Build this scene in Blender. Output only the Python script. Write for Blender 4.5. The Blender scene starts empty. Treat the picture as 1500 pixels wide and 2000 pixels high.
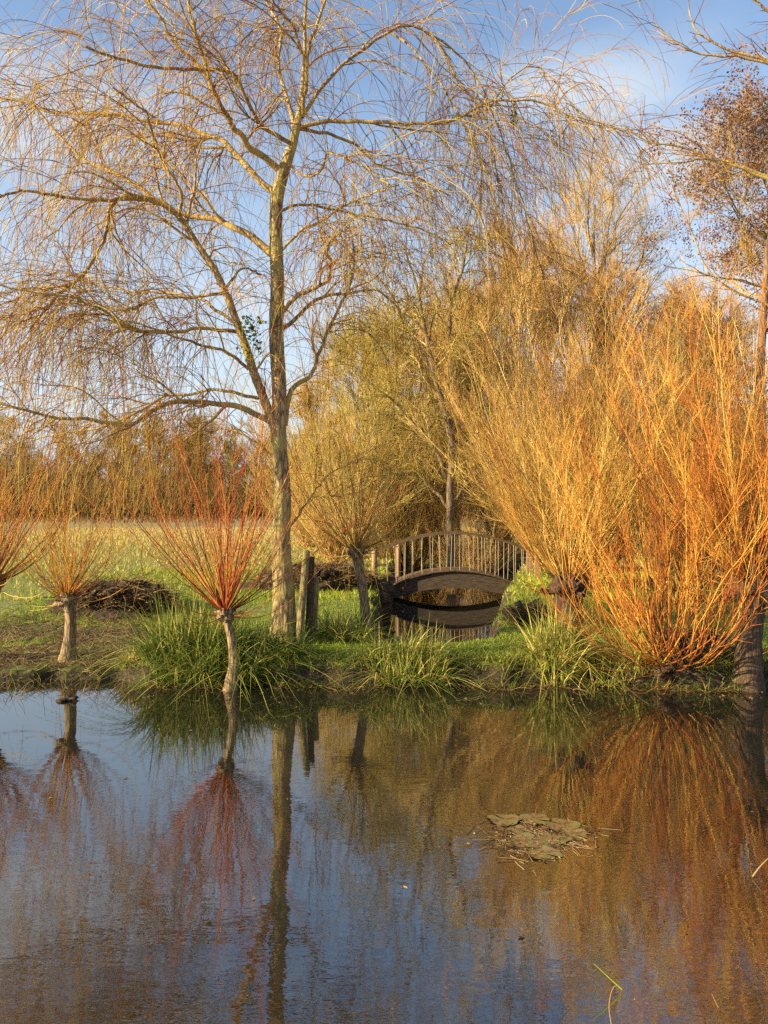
import bpy, math, random
import numpy as np
from mathutils import Vector
rng = np.random.default_rng(7)
random.seed(7)
S = bpy.context.scene
COL = S.collection
R = math.radians

# ------------------------------------------------------------------ camera, sky, sun
cam = bpy.data.cameras.new('camera'); camo = bpy.data.objects.new('camera', cam); COL.objects.link(camo)
EYE = 2.0; F = 1500.0
camo.location = (0, 0, EYE); camo.rotation_euler = (R(90), 0, 0)
cam.sensor_fit = 'VERTICAL'; cam.sensor_height = 24; cam.lens = 24 * F / 2000
cam.clip_start = .05; cam.clip_end = 4000
S.camera = camo
SUN_EL = R(21); SUN_AZ = (-0.94, -0.34)
az = math.atan2(SUN_AZ[0], SUN_AZ[1])
w = bpy.data.worlds.new('World'); S.world = w; w.use_nodes = True
nt = w.node_tree; N = nt.nodes; L = nt.links
bg = N['Background']; bg.inputs['Strength'].default_value = .1
sky = N.new('ShaderNodeTexSky'); sky.sky_type = 'NISHITA'; sky.sun_disc = False
sky.sun_elevation = SUN_EL; sky.sun_rotation = az; sky.air_density = 1.0; sky.dust_density = .4; sky.ozone_density = 1.0
tc = N.new('ShaderNodeTexCoord')
mp = N.new('ShaderNodeMapping'); mp.inputs['Scale'].default_value = (1.2, 1.2, 4.2); mp.inputs['Location'].default_value = (.35, .1, .55)
L.new(tc.outputs['Generated'], mp.inputs[0])
cn = N.new('ShaderNodeTexNoise'); cn.inputs['Scale'].default_value = 1.7; cn.inputs['Detail'].default_value = 7; cn.inputs['Roughness'].default_value = .52
L.new(mp.outputs[0], cn.inputs['Vector'])
cr = N.new('ShaderNodeValToRGB'); cr.color_ramp.elements[0].position = .58; cr.color_ramp.elements[1].position = .8
cr.color_ramp.elements[0].color = (0, 0, 0, 1); cr.color_ramp.elements[1].color = (.85, .85, .85, 1)
L.new(cn.outputs['Fac'], cr.inputs[0])
# thin veil of cloud that thickens towards the horizon
sx = N.new('ShaderNodeSeparateXYZ'); L.new(tc.outputs['Generated'], sx.inputs[0])
mr = N.new('ShaderNodeMapRange'); mr.inputs['From Min'].default_value = .06; mr.inputs['From Max'].default_value = .5
mr.inputs['To Min'].default_value = .85; mr.inputs['To Max'].default_value = 0.0
L.new(sx.outputs['Z'], mr.inputs['Value'])
mx0 = N.new('ShaderNodeMath'); mx0.operation = 'MAXIMUM'; L.new(cr.outputs[0], mx0.inputs[0]); L.new(mr.outputs[0], mx0.inputs[1])
mix = N.new('ShaderNodeMix'); mix.data_type = 'RGBA'
last = mx0.outputs[0]
for cdir, csc in (((-.42, .82, .40), (.34, .34, .085)), ((.22, .86, .47), (.15, .3, .05)), ((.33, .85, .385), (.12, .3, .06)), ((-.1, .95, .26), (.3, .3, .06))):
    v1 = N.new('ShaderNodeVectorMath'); v1.operation = 'SUBTRACT'; L.new(tc.outputs['Generated'], v1.inputs[0]); v1.inputs[1].default_value = cdir
    v2 = N.new('ShaderNodeVectorMath'); v2.operation = 'DIVIDE'; L.new(v1.outputs[0], v2.inputs[0]); v2.inputs[1].default_value = csc
    v3 = N.new('ShaderNodeVectorMath'); v3.operation = 'LENGTH'; L.new(v2.outputs[0], v3.inputs[0])
    d1 = N.new('ShaderNodeMath'); d1.operation = 'MULTIPLY_ADD'; d1.inputs[1].default_value = -1.; d1.inputs[2].default_value = .35; L.new(v3.outputs['Value'], d1.inputs[0])
    d2 = N.new('ShaderNodeMath'); d2.operation = 'MULTIPLY_ADD'; d2.inputs[1].default_value = 2.6; L.new(cn.outputs['Fac'], d2.inputs[0]); L.new(d1.outputs[0], d2.inputs[2])
    d3 = N.new('ShaderNodeMapRange'); d3.interpolation_type = 'SMOOTHSTEP'; d3.inputs['From Min'].default_value = .45; d3.inputs['From Max'].default_value = 1.7; d3.inputs['To Max'].default_value = .9; L.new(d2.outputs[0], d3.inputs['Value'])
    mm_ = N.new('ShaderNodeMath'); mm_.operation = 'MAXIMUM'; L.new(last, mm_.inputs[0]); L.new(d3.outputs[0], mm_.inputs[1]); last = mm_.outputs[0]
L.new(last, mix.inputs['Factor']); L.new(sky.outputs[0], mix.inputs['A']); mix.inputs['B'].default_value = (2.75, 3.15, 3.6, 1)
L.new(mix.outputs['Result'], bg.inputs['Color'])

sl = bpy.data.lights.new('sun', 'SUN'); sl.energy = 5.0; sl.angle = R(.5); sl.color = (1, .82, .46)
so = bpy.data.objects.new('sun', sl); COL.objects.link(so)
tos = Vector((SUN_AZ[0], SUN_AZ[1], 0)).normalized() * math.cos(SUN_EL) + Vector((0, 0, math.sin(SUN_EL)))
so.rotation_euler = tos.to_track_quat('Z', 'Y').to_euler()
S.view_settings.view_transform = 'Standard'; S.view_settings.look = 'None'; S.view_settings.exposure = 1.4; S.view_settings.gamma = 1
S.cycles.max_bounces = 5; S.cycles.diffuse_bounces = 3; S.cycles.glossy_bounces = 3; S.cycles.transparent_max_bounces = 4
S.cycles.use_denoising = False

# ------------------------------------------------------------------ helpers
def at(px, py, D):
    """a point of the place seen at that spot of the photograph, D metres away"""
    return np.array([(px - 750) / F * D, D, EYE - (py - 1000) / F * D])

def mesh_obj(name, V, Fc, mat, parent=None, tint=None, smooth=True, loc=None):
    V = np.asarray(V, dtype=np.float64).reshape(-1, 3); Fc = np.asarray(Fc, dtype=np.int32)
    if parent is not None: V = V - np.array(root_loc(parent))
    elif loc is not None: V = V - np.array(loc)
    me = bpy.data.meshes.new(name); k = Fc.shape[1]
    me.vertices.add(len(V)); me.vertices.foreach_set('co', V.astype(np.float32).ravel())
    me.loops.add(Fc.size); me.loops.foreach_set('vertex_index', Fc.ravel())
    me.polygons.add(len(Fc)); me.polygons.foreach_set('loop_start', np.arange(0, Fc.size, k, dtype=np.int32))
    me.polygons.foreach_set('loop_total', np.full(len(Fc), k, dtype=np.int32))
    me.polygons.foreach_set('use_smooth', np.full(len(Fc), smooth))
    if tint is not None:
        a = me.attributes.new('tint', 'FLOAT', 'POINT'); a.data.foreach_set('value', np.asarray(tint, dtype=np.float32))
    me.update(calc_edges=True); me.materials.append(mat)
    o = bpy.data.objects.new(name, me); COL.objects.link(o)
    if parent is not None: o.parent = parent
    elif loc is not None: o.location = loc
    return o

def root_loc(o):
    p = np.array(o.location)
    while o.parent: o = o.parent; p = p + np.array(o.location)
    return p

def tag(o, label, cat, group=None, kind=None):
    if label: o['label'] = label
    if cat: o['category'] = cat
    if group: o['group'] = group
    if kind: o['kind'] = kind
    return o

def thing(name, label, cat, loc, group=None):
    o = bpy.data.objects.new(name, None); COL.objects.link(o); o.location = tuple(loc); o.empty_display_size = .2
    return tag(o, label, cat, group)

def cat_mesh(parts):
    Vs, Fs, Ts, n = [], [], [], 0
    for V, Fc, T in parts:
        Vs.append(V); Fs.append(Fc + n); Ts.append(T if T is not None else np.zeros(len(V))); n += len(V)
    return np.concatenate(Vs), np.concatenate(Fs), np.concatenate(Ts)

def norm(a): return a / (np.linalg.norm(a, axis=-1, keepdims=True) + 1e-9)

def tubes(P, Rd, K=3, tint=None, caps=False):
    P = np.asarray(P, float); Rd = np.asarray(Rd, float); n, s, _ = P.shape
    T = np.empty_like(P); T[:, 1:-1] = P[:, 2:] - P[:, :-2]; T[:, 0] = P[:, 1] - P[:, 0]; T[:, -1] = P[:, -1] - P[:, -2]
    T = norm(T)
    ref = norm(P[:, -1] - P[:, 0]); a = np.where(np.abs(ref[:, 1:2]) < .8, np.array([[0., 1, 0]]), np.array([[1., 0, 0]]))
    A = norm(np.cross(T, a[:, None, :])); B = np.cross(T, A)
    th = np.arange(K) / K * 2 * np.pi
    V = P[:, :, None] + Rd[:, :, None, None] * (np.cos(th)[None, None, :, None] * A[:, :, None] + np.sin(th)[None, None, :, None] * B[:, :, None])
    base = np.arange(n)[:, None, None] * s * K; i = np.arange(s - 1)[None, :, None] * K; k = np.arange(K)[None, None, :]; k2 = (k + 1) % K
    Fc = np.stack(np.broadcast_arrays(base + i + k, base + i + k2, base + i + K + k2, base + i + K + k), -1).reshape(-1, 4)
    t = None
    if tint is not None:
        t = np.asarray(tint, float)
        t = np.repeat(t if t.ndim == 2 else np.repeat(t[:, None], s, 1), K)
    else: t = np.zeros(n * s * K)
    return V.reshape(-1, 3), Fc, t

def resample(pts, s):
    pts = np.asarray(pts, float); n = len(pts)
    ext = np.vstack([2 * pts[0] - pts[1], pts, 2 * pts[-1] - pts[-2]])
    d = np.concatenate([[0], np.cumsum(np.linalg.norm(np.diff(pts[:, :3], axis=0), axis=1))]); u = np.linspace(0, d[-1], s)
    out = []
    for x in u:
        i = min(max(np.searchsorted(d, x) - 1, 0), n - 2); t = (x - d[i]) / (d[i + 1] - d[i] + 1e-9)
        p0, p1, p2, p3 = ext[i], ext[i + 1], ext[i + 2], ext[i + 3]
        out.append(.5 * ((2 * p1) + (-p0 + p2) * t + (2 * p0 - 5 * p1 + 4 * p2 - p3) * t * t + (-p0 + 3 * p1 - 3 * p2 + p3) * t ** 3))
    return np.array(out)

def march(p0, d0, length, s, up=0., wig=.1, droop=0., flat=None):
    n = len(p0); P = np.empty((n, s, 3)); P[:, 0] = p0; d = norm(d0); st = (np.asarray(length) / (s - 1))[:, None]
    for i in range(1, s):
        P[:, i] = P[:, i - 1] + d * st
        d = d + rng.normal(0, wig, (n, 3)); d[:, 2] += np.asarray(up) / s - np.asarray(droop) * (i / s) * 2 / s
        d = norm(d)
    return P

def taper(r0, s, n, tip=.3, power=1.):
    t = np.linspace(0, 1, s)[None]; r0 = np.broadcast_to(np.asarray(r0, float), (n,))[:, None]
    return r0 * (1 - (1 - tip) * t ** power)

def spawn(P, Rd, n, t0, t1, ang, length, s, up=0., wig=.1, droop=0., ratio=.6, rmax=.1, rmin=.0022, tip=.35, lenfall=.4, out=0.):
    N_, s_, _ = P.shape
    idx = np.repeat(np.arange(N_), n); m = len(idx)
    t = rng.uniform(t0, t1, m); f = t * (s_ - 1); i = np.clip(f.astype(int), 0, s_ - 2); fr = (f - i)[:, None]
    p = P[idx, i] * (1 - fr) + P[idx, i + 1] * fr; T = norm(P[idx, i + 1] - P[idx, i]); r = Rd[idx, i]
    q = rng.normal(size=(m, 3)); q = norm(q - (q * T).sum(1, keepdims=True) * T)
    a = ang * rng.uniform(.6, 1.35, m)[:, None]
    d = np.cos(a) * T + np.sin(a) * q
    ln = length * rng.uniform(.5, 1.25, m) * (1 - lenfall * t)
    Pn = march(p, d, ln, s, up, wig, droop)
    rn = np.clip(r * ratio, rmin, rmax)
    return Pn, taper(rn, s, m, tip), idx

def inherit(t, idx, k=.65):
    """twigs take after the stem that bears them"""
    return np.clip(t[idx] * k + rng.uniform(0, 1, len(idx)) * (1 - k) + rng.normal(0, .05, len(idx)), 0, 1)
# ------------------------------------------------------------------ materials
def new_mat(name):
    m = bpy.data.materials.new(name); m.use_nodes = True; n = m.node_tree.nodes
    return m, n, m.node_tree.links, n['Principled BSDF']

def ramp(n, stops):
    r = n.new('ShaderNodeValToRGB'); e = r.color_ramp.elements
    while len(e) < len(stops): e.new(.5)
    for k, (p, c) in enumerate(stops): e[k].position = p; e[k].color = (*c, 1)
    return r

def twig_mat(name, cols, rough=.55, obj_var=True):
    """colour differs from shoot to shoot and a little along each"""
    m, n, l, b = new_mat(name); a = n.new('ShaderNodeAttribute'); a.attribute_name = 'tint'
    tcx = n.new('ShaderNodeTexCoord'); nz = n.new('ShaderNodeTexNoise'); nz.inputs['Scale'].default_value = 5; nz.inputs['Detail'].default_value = 3
    l.new(tcx.outputs['Object'], nz.inputs['Vector'])
    ma = n.new('ShaderNodeMath'); ma.operation = 'MULTIPLY_ADD'; ma.inputs[1].default_value = .5; l.new(nz.outputs['Fac'], ma.inputs[0])
    ms = n.new('ShaderNodeMath'); ms.operation = 'SUBTRACT'; ms.inputs[1].default_value = .25; l.new(a.outputs['Fac'], ms.inputs[0]); l.new(ms.outputs[0], ma.inputs[2])
    k = len(cols); r = ramp(n, [(.02 + .96 * i / (k - 1), c) for i, c in enumerate(cols)])
    l.new(ma.outputs[0], r.inputs[0]); l.new(r.outputs[0], b.inputs['Base Color']); b.inputs['Roughness'].default_value = rough
    b.inputs['Specular IOR Level'].default_value = .2
    return m

def bark_mat(name, dark, light, moss=None, scale=1., bump=.6):
    m, n, l, b = new_mat(name); tcx = n.new('ShaderNodeTexCoord'); mpn = n.new('ShaderNodeMapping'); mpn.inputs['Scale'].default_value = (22 * scale, 22 * scale, 4.5 * scale)
    l.new(tcx.outputs['Object'], mpn.inputs[0])
    nz = n.new('ShaderNodeTexNoise'); nz.inputs['Scale'].default_value = 1.6; nz.inputs['Detail'].default_value = 8; nz.inputs['Roughness'].default_value = .65; nz.inputs['Distortion'].default_value = .8
    vo = n.new('ShaderNodeTexVoronoi'); vo.feature = 'DISTANCE_TO_EDGE'; vo.inputs['Scale'].default_value = 1.3
    l.new(mpn.outputs[0], nz.inputs['Vector'])
    mm = n.new('ShaderNodeMix'); mm.data_type = 'VECTOR'; mm.inputs['Factor'].default_value = .25; l.new(mpn.outputs[0], mm.inputs['A']); l.new(nz.outputs['Color'], mm.inputs['B']); l.new(mm.outputs['Result'], vo.inputs['Vector'])
    mu = n.new('ShaderNodeMath'); mu.operation = 'MULTIPLY'; l.new(nz.outputs['Fac'], mu.inputs[0])
    cl = n.new('ShaderNodeMapRange'); cl.inputs['From Max'].default_value = .25; cl.inputs['To Min'].default_value = .35; l.new(vo.outputs['Distance'], cl.inputs['Value']); l.new(cl.outputs[0], mu.inputs[1])
    r = ramp(n, [(.12, dark), (.55, light)]); l.new(mu.outputs[0], r.inputs[0])
    if moss:
        n2 = n.new('ShaderNodeTexNoise'); n2.inputs['Scale'].default_value = 3.; n2.inputs['Detail'].default_value = 5; l.new(tcx.outputs['Object'], n2.inputs['Vector'])
        r2 = ramp(n, [(.48, (0, 0, 0)), (.62, (1, 1, 1))]); l.new(n2.outputs['Fac'], r2.inputs[0])
        mc = n.new('ShaderNodeMix'); mc.data_type = 'RGBA'; l.new(r2.outputs[0], mc.inputs['Factor']); l.new(r.outputs[0], mc.inputs['A']); mc.inputs['B'].default_value = (*moss, 1)
        l.new(mc.outputs['Result'], b.inputs['Base Color'])
    else: l.new(r.outputs[0], b.inputs['Base Color'])
    bp = n.new('ShaderNodeBump'); bp.inputs['Strength'].default_value = bump; bp.inputs['Distance'].default_value = .02; l.new(mu.outputs[0], bp.inputs['Height']); l.new(bp.outputs[0], b.inputs['Normal'])
    b.inputs['Roughness'].default_value = .85
    return m

M = {}
M['bark'] = bark_mat('willow_bark', (.035, .02, .01), (.5, .36, .16), (.4, .31, .1))
M['limb'] = bark_mat('limb_bark', (.09, .045, .02), (.5, .34, .14), (.42, .29, .08), scale=1.6, bump=.3)
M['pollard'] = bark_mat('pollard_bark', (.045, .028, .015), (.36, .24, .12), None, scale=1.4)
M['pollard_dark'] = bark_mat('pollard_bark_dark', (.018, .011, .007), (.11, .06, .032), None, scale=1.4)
M['post'] = bark_mat('weathered_post', (.06, .04, .02), (.36, .27, .14), (.2, .2, .05), scale=1.2)
M['farbark'] = bark_mat('far_bark', (.06, .04, .025), (.22, .15, .09), None, scale=.5)
M['willow_twig'] = twig_mat('willow_twig', [(.08, .03, .012), (.29, .09, .02), (.46, .28, .04), (.58, .43, .08)])
M['red_shoot'] = twig_mat('red_shoot', [(.15, .02, .012), (.32, .05, .018), (.46, .14, .03), (.52, .3, .06)])
M['orange_shoot'] = twig_mat('orange_shoot', [(.1, .035, .015), (.38, .1, .02), (.54, .23, .035), (.6, .4, .09)])
M['gold_shoot'] = twig_mat('gold_shoot', [(.18, .09, .02), (.42, .22, .045), (.58, .37, .085), (.64, .5, .17)])
M['ochre_twig'] = twig_mat('ochre_twig', [(.13, .06, .02), (.32, .165, .05), (.5, .3, .1), (.62, .46, .21)])
M['olive_twig'] = twig_mat('olive_twig', [(.12, .08, .02), (.3, .21, .045), (.48, .36, .09), (.6, .48, .17)])
M['brown_twig'] = twig_mat('brown_twig', [(.14, .075, .025), (.32, .19, .055), (.48, .32, .1), (.6, .45, .18)])
M['dull_twig'] = twig_mat('dull_twig', [(.12, .08, .03), (.24, .16, .05), (.36, .25, .08), (.42, .31, .11)])

def leaf_mat(name, cols, trans=.25, rough=.5):
    m = twig_mat(name, cols, rough); n = m.node_tree.nodes; l = m.node_tree.links; b = n['Principled BSDF']
    src = b.inputs['Base Color'].links[0].from_socket; t = n.new('ShaderNodeBsdfTranslucent'); l.new(src, t.inputs['Color'])
    mxs = n.new('ShaderNodeMixShader'); mxs.inputs[0].default_value = trans; l.new(b.outputs[0], mxs.inputs[1]); l.new(t.outputs[0], mxs.inputs[2])
    l.new(mxs.outputs[0], n['Material Output'].inputs['Surface']); return m
M['sedge'] = leaf_mat('sedge_leaf', [(.04, .07, .015), (.12, .17, .025), (.34, .34, .06), (.58, .45, .15)])
M['grass'] = leaf_mat('lawn_grass', [(.08, .15, .012), (.22, .32, .02), (.42, .48, .035), (.5, .43, .08)])
M['field'] = leaf_mat('field_grass', [(.2, .25, .03), (.38, .38, .05), (.5, .41, .09), (.55, .42, .15)])
M['ivy'] = leaf_mat('ivy_leaf', [(.03, .07, .01), (.06, .12, .02), (.16, .2, .03)])
M['brownleaf'] = leaf_mat('brown_leaf', [(.09, .045, .03), (.2, .09, .05), (.3, .15, .08)])
M['olive_leaf'] = leaf_mat('olive_leaf', [(.06, .07, .02), (.14, .14, .03), (.26, .24, .06)])
M['litter'] = leaf_mat('dead_litter', [(.06, .035, .02), (.16, .09, .04), (.3, .19, .09), (.4, .29, .15)])

def soil_mat(name, c0, c1, c2, scale=9.):
    m, n, l, b = new_mat(name); g = n.new('ShaderNodeNewGeometry'); nz = n.new('ShaderNodeTexNoise'); nz.inputs['Scale'].default_value = scale; nz.inputs['Detail'].default_value = 9; nz.inputs['Roughness'].default_value = .7
    l.new(g.outputs['Position'], nz.inputs['Vector']); r = ramp(n, [(.32, c0), (.5, c1), (.68, c2)]); l.new(nz.outputs['Fac'], r.inputs[0]); l.new(r.outputs[0], b.inputs['Base Color'])
    bp = n.new('ShaderNodeBump'); bp.inputs['Strength'].default_value = .9; bp.inputs['Distance'].default_value = .05; l.new(nz.outputs['Fac'], bp.inputs['Height']); l.new(bp.outputs[0], b.inputs['Normal']); b.inputs['Roughness'].default_value = .95
    return m
M['soil'] = soil_mat('dark_soil', (.015, .009, .006), (.04, .024, .014), (.11, .065, .035))

def wood_mat(name, c0, c1):
    m, n, l, b = new_mat(name); tcx = n.new('ShaderNodeTexCoord'); mpn = n.new('ShaderNodeMapping'); mpn.inputs['Scale'].default_value = (3, 20, 20)
    l.new(tcx.outputs['Object'], mpn.inputs[0]); nz = n.new('ShaderNodeTexNoise'); nz.inputs['Scale'].default_value = 2; nz.inputs['Detail'].default_value = 6; l.new(mpn.outputs[0], nz.inputs['Vector'])
    r = ramp(n, [(.35, c0), (.65, c1)]); l.new(nz.outputs['Fac'], r.inputs[0]); l.new(r.outputs[0], b.inputs['Base Color']); b.inputs['Roughness'].default_value = .75
    bp = n.new('ShaderNodeBump'); bp.inputs['Strength'].default_value = .4; bp.inputs['Distance'].default_value = .01; l.new(nz.outputs['Fac'], bp.inputs['Height']); l.new(bp.outputs[0], b.inputs['Normal'])
    return m
M['bridge_dark'] = wood_mat('bridge_beam_wood', (.014, .01, .008), (.085, .055, .035))
M['bridge_rail'] = wood_mat('bridge_rail_wood', (.05, .03, .018), (.14, .08, .04))
M['bridge_post'] = wood_mat('bridge_post_wood', (.2, .12, .06), (.36, .22, .11))
M['baluster'] = wood_mat('baluster_wood', (.18, .14, .1), (.34, .28, .22))

# ------------------------------------------------------------------ ground
def sst(a, b, x): t = np.clip((x - a) / (b - a), 0, 1); return t * t * (3 - 2 * t)
_ph = rng.uniform(0, 6.28, (14, 2)); _fr = rng.uniform(.35, 3.2, (14, 2)) * rng.choice([-1, 1], (14, 2))
def lump(x, y):
    z = 0
    for k in range(14): z = z + np.sin(x * _fr[k, 0] + _ph[k, 0]) * np.sin(y * _fr[k, 1] + _ph[k, 1]) / (1 + abs(_fr[k, 0]))
    return z / 5
def shore(x): return 8.75 + .22 * sst(-2.5, -3.3, x) + .07 * np.sin(x * 3.1) + .05 * np.sin(x * 7.7 + 1) + .03 * np.sin(x * 17.) - .12 * sst(1.8, 3, x)
def chan(x, y):
    cx = .82 + (y - 12.5) * .14; hw = .92 + (y - 12.5) * .085 + .08 * np.sin(y * 2.3) + .05 * np.sin(y * 5.9)
    c = 1 - sst(hw - .18, hw + .22, np.abs(x - cx)); return c * sst(10.35, 10.75, y) * (1 - sst(25, 27, y))
def height(x, y):
    top = .25 + .25 * sst(11, 17, y) + .15 * sst(17, 45, y) + .55 * sst(45, 100, y) + 3.5 * sst(110, 400, y)
    lowleft = sst(-2.6, -3.4, x) * (1 - sst(11.5, 14, y)); top = top - .12 * lowleft
    top = top + lump(x * 1.2, y * 1.2) * .06 + lump(x * 4, y * 4) * .018
    s = sst(-.12, .22, y - shore(x)); z = -.7 + (top + .7) * s
    c = chan(x, y); z = z * (1 - c) - .5 * c
    return z
def axis(fine0, fine1, step, far, grow=1.12):
    a = list(np.arange(fine0, fine1, step)); s = step; v = a[-1]
    while v < far: s *= grow; v += s; a.append(v)
    return np.array(a)
ya = np.concatenate([[-60, -30, -12, -4, 2, 5, 7], axis(7.6, 20, .06, 1500)])
xr = axis(0, 9, .07, 900); xa = np.concatenate([-xr[:0:-1], xr])
X, Y = np.meshgrid(xa, ya); Z = height(X, Y)
def grid_faces(r, c):
    i, j = np.meshgrid(np.arange(r - 1), np.arange(c - 1), indexing='ij'); b = i * c + j
    return np.stack([b, b + 1, b + c + 1, b + c], -1).reshape(-1, 4)
def ground_mat():
    m, n, l, b = new_mat('ground_turf'); g = n.new('ShaderNodeNewGeometry'); sp = n.new('ShaderNodeSeparateXYZ'); l.new(g.outputs['Position'], sp.inputs[0])
    def noise(sc, det=6, ro=.6):
        z = n.new('ShaderNodeTexNoise'); z.inputs['Scale'].default_value = sc; z.inputs['Detail'].default_value = det; z.inputs['Roughness'].default_value = ro; l.new(g.outputs['Position'], z.inputs['Vector']); return z
    fine = noise(14, 8, .7); mid = noise(.8, 6); big = noise(.12, 5)
    rg = ramp(n, [(.3, (.05, .08, .012)), (.5, (.12, .16, .02)), (.68, (.26, .26, .05))]); l.new(fine.outputs['Fac'], rg.inputs[0])
    rd = ramp(n, [(.3, (.12, .09, .03)), (.5, (.24, .18, .06)), (.7, (.36, .28, .1))]); l.new(fine.outputs['Fac'], rd.inputs[0])
    rm = ramp(n, [(.32, (.012, .008, .005)), (.52, (.035, .021, .012)), (.7, (.12, .075, .035))]); l.new(fine.outputs['Fac'], rm.inputs[0])
    def mth(op, a, bb):
        z = n.new('ShaderNodeMath'); z.operation = op
        for k, v in enumerate((a, bb)):
            if isinstance(v, (int, float)): z.inputs[k].default_value = v
            else: l.new(v, z.inputs[k])
        z.use_clamp = False; return z.outputs[0]
    def mrange(v, a, bb):
        z = n.new('ShaderNodeMapRange'); z.inputs['From Min'].default_value = a; z.inputs['From Max'].default_value = bb; l.new(v, z.inputs['Value']); return z.outputs[0]
    # dry grass takes over further out in the field, in patches
    yy = mth('ADD', sp.outputs['Y'], mth('MULTIPLY', mth('SUBTRACT', mid.outputs['Fac'], .5), 26.))
    dry = mrange(yy, 10, 34)
    m1 = n.new('ShaderNodeMix'); m1.data_type = 'RGBA'; l.new(dry, m1.inputs['Factor']); l.new(rg.outputs[0], m1.inputs['A']); l.new(rd.outputs[0], m1.inputs['B'])
    # bare earth below bank level, on steep faces and on the low muddy corner
    zz = mth('ADD', sp.outputs['Z'], mth('MULTIPLY', mth('SUBTRACT', mid.outputs['Fac'], .5), .35))
    mud = mth('SUBTRACT', 1., mrange(zz, .1, .19))
    sn = n.new('ShaderNodeSeparateXYZ'); l.new(g.outputs['Normal'], sn.inputs[0]); steep = mth('SUBTRACT', 1., mrange(sn.outputs['Z'], .62, .86))
    md = mth('MAXIMUM', mud, steep)
    m2 = n.new('ShaderNodeMix'); m2.data_type = 'RGBA'; l.new(md, m2.inputs['Factor']); l.new(m1.outputs['Result'], m2.inputs['A']); l.new(rm.outputs[0], m2.inputs['B'])
    l.new(m2.outputs['Result'], b.inputs['Base Color']); b.inputs['Roughness'].default_value = .95
    bp = n.new('ShaderNodeBump'); bp.inputs['Strength'].default_value = .8; bp.inputs['Distance'].default_value = .06; l.new(fine.outputs['Fac'], bp.inputs['Height']); l.new(bp.outputs[0], b.inputs['Normal'])
    return m
g = mesh_obj('ground', np.stack([X, Y, Z], -1), grid_faces(len(ya), len(xa)), ground_mat()); tag(g, None, None, kind='structure')

def water_mat():
    m, n, l, b = new_mat('pond_water'); g = n.new('ShaderNodeNewGeometry')
    mp1 = n.new('ShaderNodeMapping'); mp1.inputs['Scale'].default_value = (3.2, 7.5, 1); l.new(g.outputs['Position'], mp1.inputs[0])
    a = n.new('ShaderNodeTexNoise'); a.inputs['Scale'].default_value = 1.6; a.inputs['Detail'].default_value = 3; a.inputs['Roughness'].default_value = .55; l.new(mp1.outputs[0], a.inputs['Vector'])
    mp2 = n.new('ShaderNodeMapping'); mp2.inputs['Scale'].default_value = (.35, .8, 1); mp2.inputs['Rotation'].default_value = (0, 0, .3); l.new(g.outputs['Position'], mp2.inputs[0])
    c = n.new('ShaderNodeTexNoise'); c.inputs['Scale'].default_value = 1.5; c.inputs['Detail'].default_value = 3; l.new(mp2.outputs[0], c.inputs['Vector'])
    # ripples die out in the lee of the bank
    sp = n.new('ShaderNodeSeparateXYZ'); l.new(g.outputs['Position'], sp.inputs[0])
    q = n.new('ShaderNodeMapRange'); q.inputs['From Min'].default_value = 8.2; q.inputs['From Max'].default_value = 4.5; q.inputs['To Min'].default_value = .12; q.inputs['To Max'].default_value = 1; l.new(sp.outputs['Y'], q.inputs['Value'])
    r = n.new('ShaderNodeMapRange'); r.inputs['From Min'].default_value = .35; r.inputs['From Max'].default_value = .65; r.inputs['To Min'].default_value = .35; l.new(c.outputs['Fac'], r.inputs['Value'])
    mu = n.new('ShaderNodeMath'); mu.operation = 'MULTIPLY'; l.new(q.outputs[0], mu.inputs[0]); l.new(r.outputs[0], mu.inputs[1])
    mu2 = n.new('ShaderNodeMath'); mu2.operation = 'MULTIPLY'; l.new(mu.outputs[0], mu2.inputs[0]); l.new(a.outputs['Fac'], mu2.inputs[1])
    bp = n.new('ShaderNodeBump'); bp.inputs['Strength'].default_value = 1; bp.inputs['Distance'].default_value = .0017; l.new(mu2.outputs[0], bp.inputs['Height'])
    l.new(bp.outputs[0], b.inputs['Normal'])
    b.inputs['Base Color'].default_value = (.012, .011, .008, 1); b.inputs['Roughness'].default_value = .01; b.inputs['IOR'].default_value = 3.2
    return m
wx = np.array([-400, 400]); 
w_ = mesh_obj('water', [(-60, -60, 0), (60, -60, 0), (60, 40, 0), (-60, 40, 0)], [(0, 1, 2, 3)], water_mat()); tag(w_, None, None, kind='structure')

# ------------------------------------------------------------------ grass blades and litter
def blades(x, y, z, h, wd, lean, s=3, tintv=None, dirs=None, stiff=1.):
    n = len(x); a = rng.uniform(0, 2 * np.pi, n) if dirs is None else dirs; u = np.stack([np.cos(a), np.sin(a), np.zeros(n)], -1)
    f = rng.uniform(0, np.pi, n); sd = np.stack([np.cos(f), np.sin(f), np.zeros(n)], -1)
    t = np.linspace(0, 1, s); P = np.stack([x, y, z], -1)[:, None, :] + np.zeros((1, s, 1)); ln = (h * lean)[:, None]
    out = ln * t[None] ** 1.6; upz = h[:, None] * (t[None] - stiff_c(lean)[:, None] * t[None] ** 2.4)
    P = P + u[:, None, :] * out[:, :, None]; P[:, :, 2] += upz
    ww = (wd[:, None] * (1 - t[None] ** 1.7 * .93))[:, :, None] / 2
    V = np.stack([P - sd[:, None] * ww, P + sd[:, None] * ww], 2).reshape(-1, 3)
    b = np.arange(n)[:, None] * s * 2 + np.arange(s - 1)[None] * 2
    Fc = np.stack([b, b + 1, b + 3, b + 2], -1).reshape(-1, 4)
    return V, Fc, np.repeat(rng.uniform(0, 1, n) if tintv is None else tintv, s * 2)
def stiff_c(lean): return np.clip((lean - .3) * .85, 0, 1.2)

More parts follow.
